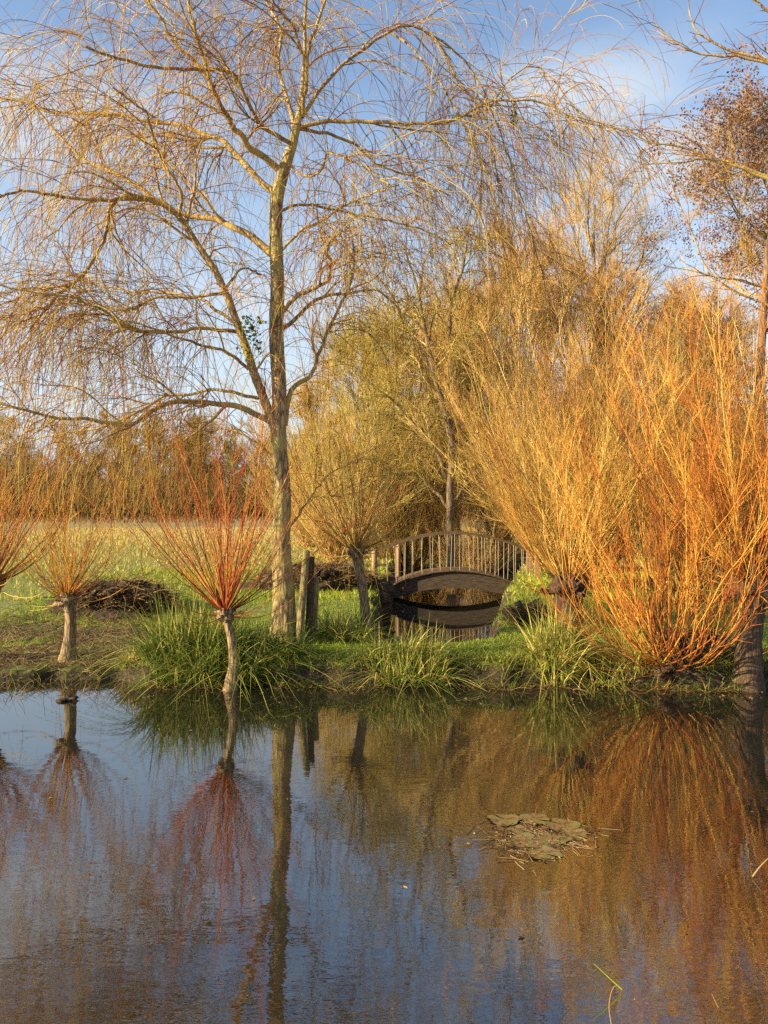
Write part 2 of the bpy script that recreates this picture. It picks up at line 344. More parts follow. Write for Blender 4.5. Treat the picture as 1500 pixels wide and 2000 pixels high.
def scatter(x0, x1, y0, y1, n, keep):
    x = rng.uniform(x0, x1, n); y = y0 + (y1 - y0) * rng.uniform(0, 1, n) ** 1.35; z = height(x, y); k = keep(x, y, z); return x[k], y[k], z[k]
def patch(x, y, f=1.): return lump(x * f + 3, y * f - 5)

x, y, z = scatter(-6.5, 7.5, 8.6, 20, 150000, lambda x, y, z: (z > .14 + .1 * patch(x, y, 2.)) & ((patch(x, y, 1.3) > -.35)) & ~((x < -2.7) & (y < 12.3) & (patch(x, y, 2.2) < .12)))
V, Fc, T = blades(x, y, z - .01, rng.uniform(.035, .085, len(x)), rng.uniform(.006, .011, len(x)), rng.uniform(.2, 1.1, len(x)), tintv=np.clip(.38 + .35 * patch(x, y, 1.) + rng.normal(0, .17, len(x)), 0, 1))
tag(mesh_obj('lawn_grass', V, Fc, M['grass'], tint=T), 'short green grass on the pond bank and behind it', 'grass', kind='stuff')
x, y, z = scatter(-24, 26, 14, 60, 120000, lambda x, y, z: (z > .2) & (np.abs(x) < y * .62 + 1))
V, Fc, T = blades(x, y, z - .02, rng.uniform(.05, .13, len(x)) * (1 + .012 * y), rng.uniform(.012, .022, len(x)) * (1 + .02 * y), rng.uniform(.2, .9, len(x)), tintv=np.clip(.02 + .02 * y + .45 * patch(x * .35, y * .6, 1.) + rng.normal(0, .15, len(x)), 0, 1))
tag(mesh_obj('field_grass', V, Fc, M['field'], tint=T), 'rough golden green grass of the open field', 'grass', kind='stuff')
# dead reeds and leaf litter along the muddy left shore and the bank face
def litter(x, y, z, lmin, lmax, wmin, wmax, tl=0.):
    n = len(x); a = rng.uniform(0, 2 * np.pi, n); e = rng.normal(.12, .28, n); ln = rng.uniform(lmin, lmax, n)
    d = np.stack([np.cos(a) * np.cos(e), np.sin(a) * np.cos(e), np.sin(e)], -1); P0 = np.stack([x, y, z + .012], -1)
    P = march(P0, d, ln, 4, 0, .22, .5); r = taper(rng.uniform(wmin, wmax, n), 4, n, .3)
    P[:, :, 2] = np.maximum(P[:, :, 2], .004); return tubes(P, r, 3, np.clip(rng.uniform(0, 1, n) + tl, 0, 1))
x, y, z = scatter(-6.5, -2.3, 8.9, 13, 9000, lambda x, y, z: (z > -.02) & (z < .35) & (patch(x, y, 2.2) < .3))
A = litter(x, y, z, .05, .32, .0022, .005)
x2 = rng.uniform(-2.6, 6, 5200); y2 = shore(x2) + rng.uniform(-.08, .4, 5200); z2 = np.maximum(height(x2, y2), 0)
B = litter(x2, y2, z2, .04, .2, .002, .0045, -.25)
V, Fc, T = cat_mesh([A, B]); tag(mesh_obj('dead_stalks', V, Fc, M['litter'], tint=T), 'brown dead reed stalks littering the muddy shore', 'litter', kind='stuff')

x = rng.uniform(-6.2, 6.5, 2800); y = shore(x) + rng.uniform(-.04, .32, 2800); k = (lump(x * 2.2, y * 2) > -.25) & ~((x < -2.9) & (rng.uniform(0, 1, 2800) < .8)); x, y = x[k], y[k]; z = np.maximum(height(x, y), 0) - .01
V, Fc, T = blades(x, y, z, rng.uniform(.08, .34, len(x)), rng.uniform(.005, .012, len(x)), rng.uniform(.4, 1.5, len(x)), 6, np.clip(rng.beta(1.3, 2.2, len(x)), 0, 1), rng.normal(-1.57, .9, len(x)))
V[:, 2] = np.maximum(V[:, 2], .003)
tag(mesh_obj('bank_grass', V, Fc, M['sedge'], tint=T), 'ragged grass hanging over the edge of the bank towards the water', 'grass', kind='stuff')

# ------------------------------------------------------------------ the weeping willow
def roughen(P, amt):
    P = P.copy(); n = len(P); k = rng.normal(0, amt, (n, 3)); k[0] = 0; k = (k + np.roll(k, 1, 0)) / 2; k[0] = 0; return P + k
WB = at(557, 1262, 10.2)
willow = thing('weeping_willow', 'tall leafless weeping willow with forking trunk and long drooping reddish twigs', 'tree', WB)
trk = [(557, 1275, 54), (555, 1240, 49), (553, 1150, 44), (551, 1050, 38), (549, 950, 34), (546, 850, 31), (543, 750, 30), (541, 650, 29), (540, 550, 28), (540, 450, 27), (541, 385, 27), (549, 345, 25), (561, 310, 22), (575, 272, 18), (586, 222, 13), (591, 150, 9), (596, 80, 7), (599, 0, 6), (606, -90, 5), (620, -190, 3)]
pts = np.array([list(at(a, b, 10.2)) + [c * .94 / F * 10.2 / 2] for a, b, c in trk])
Pt = resample(pts, 90); P3 = Pt[:, :3].copy(); P3[3:, 0] += .012 * np.sin(np.arange(87) * .5); Rt = Pt[:, 3]
V, Fc, T = tubes(P3[None], Rt[None], 28)
Vr = V.reshape(90, 28, 3); c = P3[:, None, :]; th = np.arange(28)[None] / 28 * 6.283; hh = np.arange(90)[:, None]
k = 1 + .035 * np.sin(th * 7 + hh * .12) + .03 * np.sin(th * 11 - hh * .21) + rng.normal(0, .018, (90, 28)); k = k * (1 + .35 * np.exp(-hh / 2.2) * (1 + .5 * np.sin(th * 4)))
trunk = mesh_obj('trunk', (c + (Vr - c) * k[..., None]).reshape(-1, 3), Fc, M['bark'], willow)
LIMBS = [  # traced: list of points, first width, last width (photo pixels), depth drift in metres
 ([(549, 875), (530, 815), (500, 742), (486, 700), (474, 660), (452, 605), (432, 553), (402, 502), (362, 442), (332, 406), (296, 390), (252, 382), (222, 396), (211, 435), (199, 478), (170, 530), (115, 578), (60, 640)], 20, 4, -.9),
 ([(300, 390), (250, 388), (205, 391), (120, 385), (50, 373), (-10, 388), (-90, 420)], 8, 3, -1.4),
 ([(536, 500), (500, 470), (470, 451), (435, 436), (410, 426), (380, 425), (350, 415), (310, 395), (270, 365), (235, 345), (190, 325), (160, 308), (120, 272), (60, 205), (-10, 190)], 16, 4, .9),
 ([(540, 378), (500, 345), (470, 311), (440, 280), (425, 268), (390, 260), (350, 245), (300, 238), (250, 228), (175, 222), (100, 219), (50, 200), (-10, 188)], 14, 4, 1.7),
 ([(549, 335), (520, 311), (490, 290), (475, 270), (450, 240), (432, 205), (413, 165), (402, 122), (385, 78), (372, 20), (360, -60)], 15, 5, -1.2),
 ([(572, 280), (540, 265), (505, 240), (482, 192), (450, 140), (400, 137), (350, 135), (275, 127), (225, 112), (170, 92)], 9, 4, -1.7),
 ([(578, 265), (563, 205), (545, 130), (548, 60), (520, 0), (500, -70)], 9, 4, 1.3),
 ([(590, 230), (599, 150), (603, 92), (622, 40), (645, -30), (650, -90)], 9, 4, -.8),
 ([(584, 250), (620, 240), (660, 235), (700, 237), (750, 239), (800, 241), (860, 240), (905, 226), (940, 208), (970, 196), (1010, 196), (1060, 203), (1100, 222), (1140, 262)], 9, 3, -.6),
 ([(588, 252), (640, 262), (690, 280), (720, 306), (750, 328), (820, 350), (880, 384)], 7, 3, 1.2),
 ([(592, 225), (620, 182), (655, 140), (690, 110), (720, 90), (760, 62), (800, 48), (838, 68), (868, 108), (900, 168), (945, 226), (968, 320), (985, 400)], 8, 3, .8),
 ([(838, 68), (880, 90), (930, 150), (970, 240), (1010, 360), (1050, 500), (1078, 620)], 5, 2, .9),
 ([(760, 62), (800, 90), (850, 150), (905, 240), (950, 340), (985, 480), (1010, 600)], 5, 2, -1.),
 ([(905, 226), (950, 215), (1000, 150), (1045, 130), (1085, 160), (1120, 230)], 4, 2, -.6),
 ([(549, 412), (575, 402), (610, 400), (650, 410), (700, 420), (760, 432), (830, 450), (880, 478)], 6, 3, 1.6),
 ([(549, 490), (590, 450), (630, 430), (665, 405), (720, 380), (780, 360)], 6, 3, -1.3),
 ([(549, 610), (575, 585), (610, 565), (643, 545), (646, 510), (640, 490), (655, 460), (700, 440)], 10, 3, -.7),
 ([(549, 645), (580, 620), (610, 590), (645, 576), (680, 573), (730, 566), (768, 590), (800, 650), (826, 720)], 9, 3, .6),
 ([(556, 830), (562, 790), (571, 760), (590, 745), (607, 734), (620, 700), (633, 664), (656, 614), (680, 564), (692, 500), (680, 430)], 12, 4, .5),
 ([(545, 835), (512, 815), (475, 799), (435, 789), (400, 787), (350, 786), (315, 794), (290, 808), (260, 829), (225, 828), (175, 820), (125, 820), (90, 812), (50, 800), (-20, 783)], 13, 4, -1.5),
 ([(505, 778), (450, 766), (410, 761), (370, 770), (320, 776), (275, 802), (200, 834), (130, 846), (60, 860)], 7, 3, .9),
 ([(468, 650), (400, 643), (340, 647), (270, 648), (245, 638), (215, 614), (180, 596), (130, 580), (-10, 556)], 8, 3, -1.8),
 ([(458, 630), (410, 595), (380, 580), (320, 572), (270, 570), (200, 560), (120, 530)], 7, 3, 1.2),
 ([(437, 573), (400, 578), (350, 582), (300, 582), (262, 602), (225, 604), (140, 582), (60, 610)], 7, 3, .2),
 ([(486, 722), (450, 692), (400, 676), (350, 660), (290, 652), (230, 690)], 7, 3, -.8),
 ([(352, 425), (352, 372), (318, 318), (296, 262), (288, 225), (262, 200), (220, 170)], 7, 3, -1.),
 ([(418, 172), (382, 122), (350, 95), (330, 65), (310, 30), (280, -20), (270, -90)], 8, 4, -.7),
 ([(594, 120), (572, 50), (535, 5), (500, -60)], 6, 3, -1.4),
 ([(560, 320), (600, 345), (630, 330), (640, 300), (700, 320), (760, 360)], 5, 3, -1.6),
 ([(553, 905), (520, 880), (480, 850), (440, 838), (390, 850)], 6, 3, .9),
 ([(560, 1040), (600, 980), (640, 930), (690, 900)], 5, 2, .8),
]
nl = 0
for pt, w0, w1, dd in LIMBS:
    n = len(pt); q = []
    for i, (a, b) in enumerate(pt):
        D = 10.2 + (.5 if pt[0][0] > 700 else 0) + (dd * (i / (n - 1)) ** 1.1 if pt[0][0] > 400 else (-.5 if i == 0 else -.5 + dd * i / (n - 1)))
        wpx = w0 + (w1 - w0) * (i / (n - 1)) ** .8; q.append(list(at(a, b, D)) + [wpx / F * 10.2 / 2])
    q = resample(np.array(q), 40); P = roughen(q[:, :3], .011); r = q[:, 3]; P[0] = q[0, :3]
    dens = .42 if pt[-1][0] > 640 else .5
    br = [tubes(P[None], r[None], 10, [.5])]
    long = np.linalg.norm(np.diff(P, axis=0), axis=1).sum()
    # side branches, then the twigs that arch out and hang
    n1 = max(3, int(long * 3.2 * (dens + .2))); P1, R1, _ = spawn(P[None], r[None], n1, .15, 1., .85, 1.25, 14, up=.25, wig=.13, droop=.55, ratio=.6, rmax=.021, lenfall=.1)
    br.append(tubes(P1, R1, 5, rng.uniform(.3, .9, len(P1))))
    b = mesh_obj('branch', *cat_mesh(br)[:2], M['limb'], willow)
    n2 = 5; P2, R2, _ = spawn(P1, R1, n2, .1, 1., .6, 1.3, 12, up=.1, wig=.085, droop=1.7, ratio=.5, rmax=.0075, rmin=.0042)
    P2b, R2b, _ = spawn(P[None], r[None], max(3, int(long * 9 * dens)), .1, 1., 1.0, 1.1, 12, up=.2, wig=.12, droop=1.7, ratio=.4, rmax=.0075, rmin=.0044)
    hang = 2.3 if pt[-1][0] > 640 else 1.7; nh = max(3, int(long * (10 if pt[-1][0] > 640 else 9))); src = np.concatenate([P[None]] * 1)
    Ph, Rh, _ = spawn(src, r[None], nh, .3, 1., 1.3, hang, 18, up=-.6, wig=.05, droop=3.2, ratio=.4, rmax=.006, rmin=.0042, tip=.45)
    Ph[:, :, 2] = np.maximum(Ph[:, :, 2], .75)
    P2 = np.concatenate([P2, P2b]); R2 = np.concatenate([R2, R2b])
    P3_, R3, _ = spawn(P2, R2, 3 if dens < .5 else 4, .1, 1., .4, 1.4, 12, up=-.1, wig=.055, droop=2.5, ratio=.6, rmax=.0048, rmin=.0034, tip=.5, lenfall=.1)
    Ph3, Rh3, _ = spawn(Ph, Rh, 3, .15, .95, .45, .6, 7, wig=.08, droop=2., ratio=.6, rmax=.004, rmin=.0028, tip=.5)
    tw = [tubes(P2, R2, 3, rng.uniform(.1, .9, len(P2))), tubes(P3_, R3, 3, rng.uniform(0, 1, len(P3_)) ** 1.1), tubes(Ph, Rh, 3, rng.uniform(.2, 1, len(Ph))), tubes(Ph3, Rh3, 3, rng.uniform(.1, 1, len(Ph3)))]
    V, Fc, T = cat_mesh(tw); tw_o = mesh_obj('twigs', V, Fc, M['willow_twig'], b, tint=T); nl += len(P3_)
print('willow twigs', nl)

# ------------------------------------------------------------------ pollard willows
def ellipsoid(c, rad, n=14, m=20, noise=.12, seed=0):
    u = np.linspace(0, np.pi, n)[:, None]; v = np.linspace(0, 2 * np.pi, m, endpoint=False)[None]
    d = np.stack([np.sin(u) * np.cos(v), np.sin(u) * np.sin(v), np.cos(u) + 0 * v], -1); rs = np.random.default_rng(seed)
    k = np.ones((n, m))
    for _ in range(9):
        q = rs.normal(0, 2.6, 3); k += noise * .45 * np.sin(d @ q * 1.6 + rs.uniform(0, 6.28))
    k += rs.normal(0, noise * .25, (n, m)); k[0] = k[0].mean(); k[-1] = k[-1].mean()
    V = np.array(c) + d * k[..., None] * np.array(rad)
    i, j = np.meshgrid(np.arange(n - 1), np.arange(m), indexing='ij'); b = i * m; j2 = (j + 1) % m
    Fc = np.stack([b + j, b + m + j, b + m + j2, b + j2], -1).reshape(-1, 4); return V.reshape(-1, 3), Fc, np.zeros(n * m)

def trunk_mesh(pts, K=18, s=26, amp=.06):
    q = resample(np.array(pts), s); P = q[:, :3]; V, Fc, T = tubes(P[None], q[:, 3][None], K); Vr = V.reshape(s, K, 3); th = np.arange(K)[None] / K * 6.283; h = np.arange(s)[:, None]
    k = 1 + amp * np.sin(th * 5 + h * .3) + amp * .6 * np.sin(th * 8 - h * .5) + rng.normal(0, amp * .35, (s, K)); c = P[:, None]
    return (c + (Vr - c) * k[..., None]).reshape(-1, 3), Fc, T

def pollard(*a, hs=0., **k): return _pollard(*a, hs=hs, **k)
def _pollard(label, tr, D, n, length, mat, bark='pollard', spread=1.25, fan=0., r0=.008, headw=1.6, n2=7, l2=.45, dens3=0, up=1.5, tint=(0, 1), group=None, headr=None, bias=(0, 0), droopers=0, name='pollard_willow', power=.75, hs=0.):
    """tr = traced trunk (px, py, width); head at its last point; shoots fan out of the head and curve upwards"""
    pts = [list(at(a, b, D)) + [w_ / F * D / 2] for a, b, w_ in tr]; base = np.array(pts[0][:3]); root = thing(name, label, 'tree', base, group)
    pts[0][2] -= .12
    mesh_obj('trunk', *trunk_mesh(pts)[:2], M[bark], root)
    head = np.array(pts[-1][:3]); hr = (headr or pts[-1][3] * headw); hv = [ellipsoid(head, (hr, hr, hr * .8), noise=.3, seed=n)]
    if hs:
        for k in range(9): hv.append(ellipsoid(head + np.array([rng.uniform(-1, 1) * hs, rng.uniform(-.5, .5) * hs, rng.uniform(-.5, .3) * hs]), np.array([1.3, 1, .8]) * rng.uniform(.05, .1), 10, 12, .35, seed=k))
    for k in range(8):
        a = rng.uniform(0, 6.28); hv.append(ellipsoid(head + np.array([math.cos(a), math.sin(a), rng.uniform(-.3, .6)]) * hr * .75, np.array([1, 1, .9]) * hr * rng.uniform(.3, .5), 8, 10, .3, seed=k + n))
    ns = 14; a_ = rng.uniform(0, 6.28, ns); ds = np.stack([np.cos(a_), np.sin(a_), rng.uniform(-.2, 1.1, ns)], -1); Ps = march(head + norm(ds) * hr * .75, ds, rng.uniform(.4, 1.1, ns) * hr, 4, up=.4, wig=.12)
    Vs, Fs, Ts = tubes(Ps, taper(rng.uniform(.1, .2, ns) * hr, 4, ns, .75), 8); hv.append((Vs, Fs, Ts))
    mesh_obj('pollard_head', *cat_mesh(hv)[:2], M['pollard_dark'] if bark == 'pollard_dark' else M[bark], root)
    az_ = rng.uniform(0, 2 * np.pi, n); el = spread * rng.uniform(0, 1, n) ** power; upv = up * rng.uniform(.3, 1.6, n)
    d = np.stack([np.sin(el) * np.cos(az_) * (1 + fan) + bias[0], np.sin(el) * np.sin(az_) + bias[1], np.cos(el)], -1)
    ln = length * rng.uniform(.3, 1.12, n) * (1 - .12 * el / 1.5)
    d = d + .16 * np.sin(az_[:, None] * 3 + np.array([0, 2, 4])); P = march(head + norm(d) * hr * .7 + rng.uniform(-1, 1, (n, 3)) * [hs, hs * .5, hs * .3], d, ln, 16, up=upv * np.clip(el, .1, 2), wig=.07, droop=0)
    P[:, :, 2] = np.maximum(P[:, :, 2], .03)
    r = taper(rng.uniform(.55, 1.25, n) * r0, 16, n, .22)
    t1 = rng.uniform(*tint, n); out = [tubes(P, r, 5, np.clip(t1[:, None] + .1 - .3 * (1 - np.linspace(0, 1, 16)[None]) ** 3 - .12 * np.linspace(0, 1, 16)[None], 0, 1))]
    P2, R2, i2 = spawn(P, r, n2, .25, .98, .35, l2, 8, up=.35, wig=.08, ratio=.55, rmax=.0045, rmin=.0025); t2 = inherit(t1, i2)
    out.append(tubes(P2, R2, 3, t2))
    if dens3:
        P3_, R3, i3 = spawn(P2, R2, dens3, .1, .9, .5, l2 * .5, 6, up=.3, wig=.1, ratio=.6, rmax=.0034, rmin=.0024); out.append(tubes(P3_, R3, 3, inherit(t2, i3)))
    if droopers:
        a = rng.uniform(0, 6.28, droopers); d = np.stack([np.cos(a), np.sin(a) * .5, rng.uniform(-.5, .1, droopers)], -1)
        d[:, 0] = np.where(rng.uniform(0, 1, droopers) < .3, -np.abs(d[:, 0]), d[:, 0]) + (-.35 if droopers > 20 else 0)
        P4 = march(np.repeat(head[None], droopers, 0), d, rng.uniform(.5, 2.3 if droopers > 20 else 1.3, droopers), 14, up=1.3, wig=.045); P4[:, :, 2] = np.maximum(P4[:, :, 2], .02); out.append(tubes(P4, taper(.006, 14, droopers, .3), 4, rng.uniform(*tint, droopers)))
    V, Fc, T = cat_mesh(out); mesh_obj('shoots', V, Fc, M[mat], root, tint=T); return root
G = 'pollard willows along the bank'
pollard('slim pollard willow at the water edge with a fan of dark red shoots', [(450, 1352, 40), (452, 1334, 26), (456, 1300, 20), (452, 1250, 15), (440, 1200, 16)], 8.62, 105, 2.8, 'red_shoot', spread=.95, r0=.006, headr=.085, group=G, droopers=6, n2=6, l2=.4, up=.6, power=.75)
pollard('short pollard willow on the muddy left bank, trunk lit on its left side', [(132, 1290, 46), (134, 1270, 29), (137, 1240, 22), (138, 1200, 21), (131, 1172, 25)], 9.6, 80, 1.9, 'orange_shoot', spread=1.15, r0=.006, headr=.11, group=G, droopers=3, tint=(.3, 1), n2=6, l2=.3)
pollard('pollard willow cut off by the left edge of the picture, orange shoots', [(-34, 1280, 34), (-30, 1200, 30), (-14, 1140, 34)], 9.6, 95, 2.4, 'orange_shoot', spread=1.1, r0=.007, headr=.12, group=G, droopers=4, n2=6)
pollard('leaning pollard willow beside the left end of the bridge, yellow shoots', [(720, 1262, 22), (713, 1190, 19), (704, 1120, 19), (695, 1078, 25)], 10.7, 85, 2.5, 'gold_shoot', spread=1.2, r0=.0065, headr=.12, group=G, droopers=8, n2=4, l2=.5)
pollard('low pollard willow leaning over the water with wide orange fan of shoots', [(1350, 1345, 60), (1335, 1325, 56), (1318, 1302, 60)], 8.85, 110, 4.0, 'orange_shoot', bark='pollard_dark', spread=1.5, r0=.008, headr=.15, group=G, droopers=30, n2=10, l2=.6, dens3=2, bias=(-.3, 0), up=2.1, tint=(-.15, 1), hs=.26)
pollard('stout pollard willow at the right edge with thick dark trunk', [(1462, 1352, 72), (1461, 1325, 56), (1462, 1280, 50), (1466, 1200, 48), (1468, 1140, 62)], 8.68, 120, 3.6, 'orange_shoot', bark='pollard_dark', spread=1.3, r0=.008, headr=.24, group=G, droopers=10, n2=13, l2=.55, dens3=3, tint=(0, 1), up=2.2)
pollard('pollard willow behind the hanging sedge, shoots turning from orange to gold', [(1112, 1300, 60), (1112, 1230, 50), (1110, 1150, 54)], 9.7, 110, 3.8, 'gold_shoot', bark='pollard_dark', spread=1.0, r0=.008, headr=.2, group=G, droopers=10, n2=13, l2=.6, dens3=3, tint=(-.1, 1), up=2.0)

# ------------------------------------------------------------------ sedge clumps
def sedge(label, cx, cy, rx, ry, n, hmin, hmax, tlo=0., thi=1., group='sedge clumps on the bank', minz=0.):
    th = rng.uniform(0, 2 * np.pi, n); rr = np.sqrt(rng.uniform(0, 1, n)); x = cx + rx * rr * np.cos(th); y = cy + ry * rr * np.sin(th); z = np.maximum(height(x, y), minz) - .02
    dirs = np.arctan2((y - cy) / ry + rng.normal(0, .9, n), (x - cx) / rx + rng.normal(0, .9, n)); dirs = np.where(rng.uniform(0, 1, n) < .3, rng.uniform(0, 6.28, n), dirs)
    lean = np.clip(.2 + .75 * rr + rng.normal(.1, .45, n), .1, 1.8); V, Fc, T = blades(x, y, z, rng.uniform(hmin, hmax, n), rng.uniform(.008, .019, n), lean, 8, np.clip(np.where(rng.uniform(0, 1, n) < .2, .95, rng.beta(1.6, 2.2, n)) * (thi - tlo) + tlo, 0, 1), dirs)
    V[:, 2] = np.maximum(V[:, 2], .003)
    base = (cx, cy, max(float(height(np.array(cx), np.array(cy))), 0)); o = mesh_obj('sedge_clump', V, Fc, M['sedge'], tint=T, loc=base); return tag(o, label, 'plant', group)
sedge('large dark green sedge clump around the foot of the red-shooted pollard', -2.1, 9.0, .72, .28, 1500, .4, 1.0, 0, .8)
sedge('bright green sedge clump at the water edge below the bridge', .28, 8.93, .5, .2, 900, .28, .58, .15, 1.)
sedge('pale sedge hanging down the bank at the left of the orange pollard fans', 2.0, 8.98, .3, .22, 620, .45, .85, .3, 1.)
sedge('yellow green sedge clump between the wooden stakes and the leaning pollard', -.6, 10.45, .42, .2, 420, .35, .68, .25, .9)
sedge('drooping dry sedge under the low orange pollard', 2.75, 8.95, .6, .22, 480, .2, .42, .4, 1.)
sedge('small sedge tuft left of the big sedge clump', -2.95, 9.25, .22, .15, 240, .15, .34, .3, 1)
sedge('dark sedge at the foot of the big willow trunk', -1.35, 9.2, .42, .25, 620, .2, .5, 0, .6)

# ------------------------------------------------------------------ stakes
def stake(label, pts, D, mat='post'):
    q = [list(at(a, b, D)) + [w_ / F * D / 2] for a, b, w_ in pts]; base = tuple(q[0][:3]); q[0][2] -= .1
    V, Fc, T = trunk_mesh(q, 12, 14, .05); nV = len(V); V = np.vstack([V, np.array(q[-1][:3]) + [0, 0, .012]]); s = nV - 12
    F2 = np.array([[s + k, s + (k + 1) % 12, nV, nV] for k in range(12)])
    o = mesh_obj('wooden_stake', V, Fc, M[mat], loc=base)
    # closed, slightly domed top
    me = o.data; import bmesh; bm = bmesh.new(); bm.from_mesh(me); bm.verts.ensure_lookup_table()
    for k in range(12): bm.faces.new([bm.verts[s + k], bm.verts[s + (k + 1) % 12], bm.verts[nV]])
    bm.to_mesh(me); bm.free(); return tag(o, label, 'stake', 'wooden stakes beside the big willow')
stake('tallest leaning wooden stake, sunlit, right of the big willow trunk', [(582, 1258, 15), (590, 1180, 15), (599, 1076, 13)], 10.1)
stake('dark wooden stake just behind the tallest stake', [(600, 1256, 13), (605, 1180, 13), (609, 1088, 11)], 10.3, 'pollard_dark')
stake('short wooden stake, rightmost of the three, half hidden by sedge', [(612, 1256, 12), (615, 1190, 12), (618, 1128, 11)], 10.4)

# ------------------------------------------------------------------ footbridge
BX, BY = 1.62, 18.0
br = thing('footbridge', 'small arched wooden footbridge with slender pale balusters over the channel', 'bridge', (BX, BY, 0))
def zt(x): return .68 - .163 * x * x
def zb(x): return .27 - .125 * x * x
def zr(x): return 1.52 - .135 * x * x
def solid_strip(xs, top, bot, y0, y1):
    V = []; 
    for x_ in xs: V += [(BX + x_, y0, top(x_)), (BX + x_, y1, top(x_)), (BX + x_, y1, bot(x_)), (BX + x_, y0, bot(x_))]
    Fc = []
    for i in range(len(xs) - 1):
        a = i * 4
        for k in range(4): Fc.append((a + k, a + (k + 1) % 4, a + 4 + (k + 1) % 4, a + 4 + k))
    e = (len(xs) - 1) * 4; Fc += [(3, 2, 1, 0), (e, e + 1, e + 2, e + 3)]; return np.array(V), np.array(Fc)
xs = np.linspace(-2.0, 2.0, 33)
for y0 in (BY - .5, BY + .45):
    mesh_obj('arch_beam', *solid_strip(xs, lambda x_: zt(x_) - .03, lambda x_: min(zb(x_), zt(x_) - .14), y0, y0 + .07), M['bridge_dark'], br, smooth=False)
Vd, Fd, n0 = [], [], 0
for i in range(30):     # deck boards across the arch
    a = -2.0 + i * 4 / 30; V, Fc = solid_strip([a + .004, a + 4 / 30 - .006], lambda x_: zt(x_), lambda x_: zt(x_) - .028, BY - .56, BY + .58); Vd.append(V); Fd.append(Fc + n0); n0 += len(V)
mesh_obj('deck', np.concatenate(Vd), np.concatenate(Fd), M['bridge_rail'], br, smooth=False)
for ys in (BY - .47, BY + .49):
    mesh_obj('handrail', *solid_strip(np.linspace(-1.95, 1.95, 33), lambda x_: zr(x_) + .015, lambda x_: zr(x_) - .03, ys - .03, ys + .03), M['bridge_rail'], br, smooth=False)
    for i in range(18):
        x_ = -1.75 + i * 3.5 / 17 + random.uniform(-.03, .03); P = np.array([[(BX + x_, ys, zt(x_) + .001), (BX + x_ + random.uniform(-.03, .03), ys, zr(x_) - .031)]])
        mesh_obj('baluster', *tubes(P, np.full((1, 2), .0085), 8)[:2], M['baluster'], br)
    for x_ in (-1.87, 1.87):
        w_ = .055; V = [(BX + x_ + sx_ * w_, ys + sy * w_, z_) for z_ in (zt(x_) - .5, zr(x_) + .06) for sx_, sy in ((-1, -1), (1, -1), (1, 1), (-1, 1))]; V.append((BX + x_, ys, zr(x_) + .09))
        o = mesh_obj('end_post', V[:8], [(0, 1, 5, 4), (1, 2, 6, 5), (2, 3, 7, 6), (3, 0, 4, 7), (4, 5, 6, 7), (3, 2, 1, 0)], M['bridge_post'], br, smooth=False)
for x_ in (-2.12, 2.12):
    z_ = -.25; V = [(BX + x_ + a * .16, BY + b * .66, z_ + c_ * .38) for c_ in (0, 1) for a, b in ((-1, -1), (1, -1), (1, 1), (-1, 1))]
    mesh_obj('sill_beam', V, [(0, 1, 5, 4), (1, 2, 6, 5), (2, 3, 7, 6), (3, 0, 4, 7), (4, 5, 6, 7), (3, 2, 1, 0)], M['bridge_dark'], br, smooth=False)
for px_, py0, py1, D, lb in ((731, 1150, 1076, 17.2, 'dark square wooden post left of the bridge end'), (778, 1118, 1064, 19.6, 'pale wooden post behind the left part of the bridge railing')):
    a, b = at(px_, py0, D), at(px_, py1, D); P = np.array([[a - [0, 0, .3], a, (a + b) / 2, b, b + [0, 0, .01]]]); o = mesh_obj('wooden_post', *tubes(P, np.array([[.06, .06, .058, .055, .002]]), 8)[:2], M['bridge_post'], loc=tuple(a)); tag(o, lb, 'post')

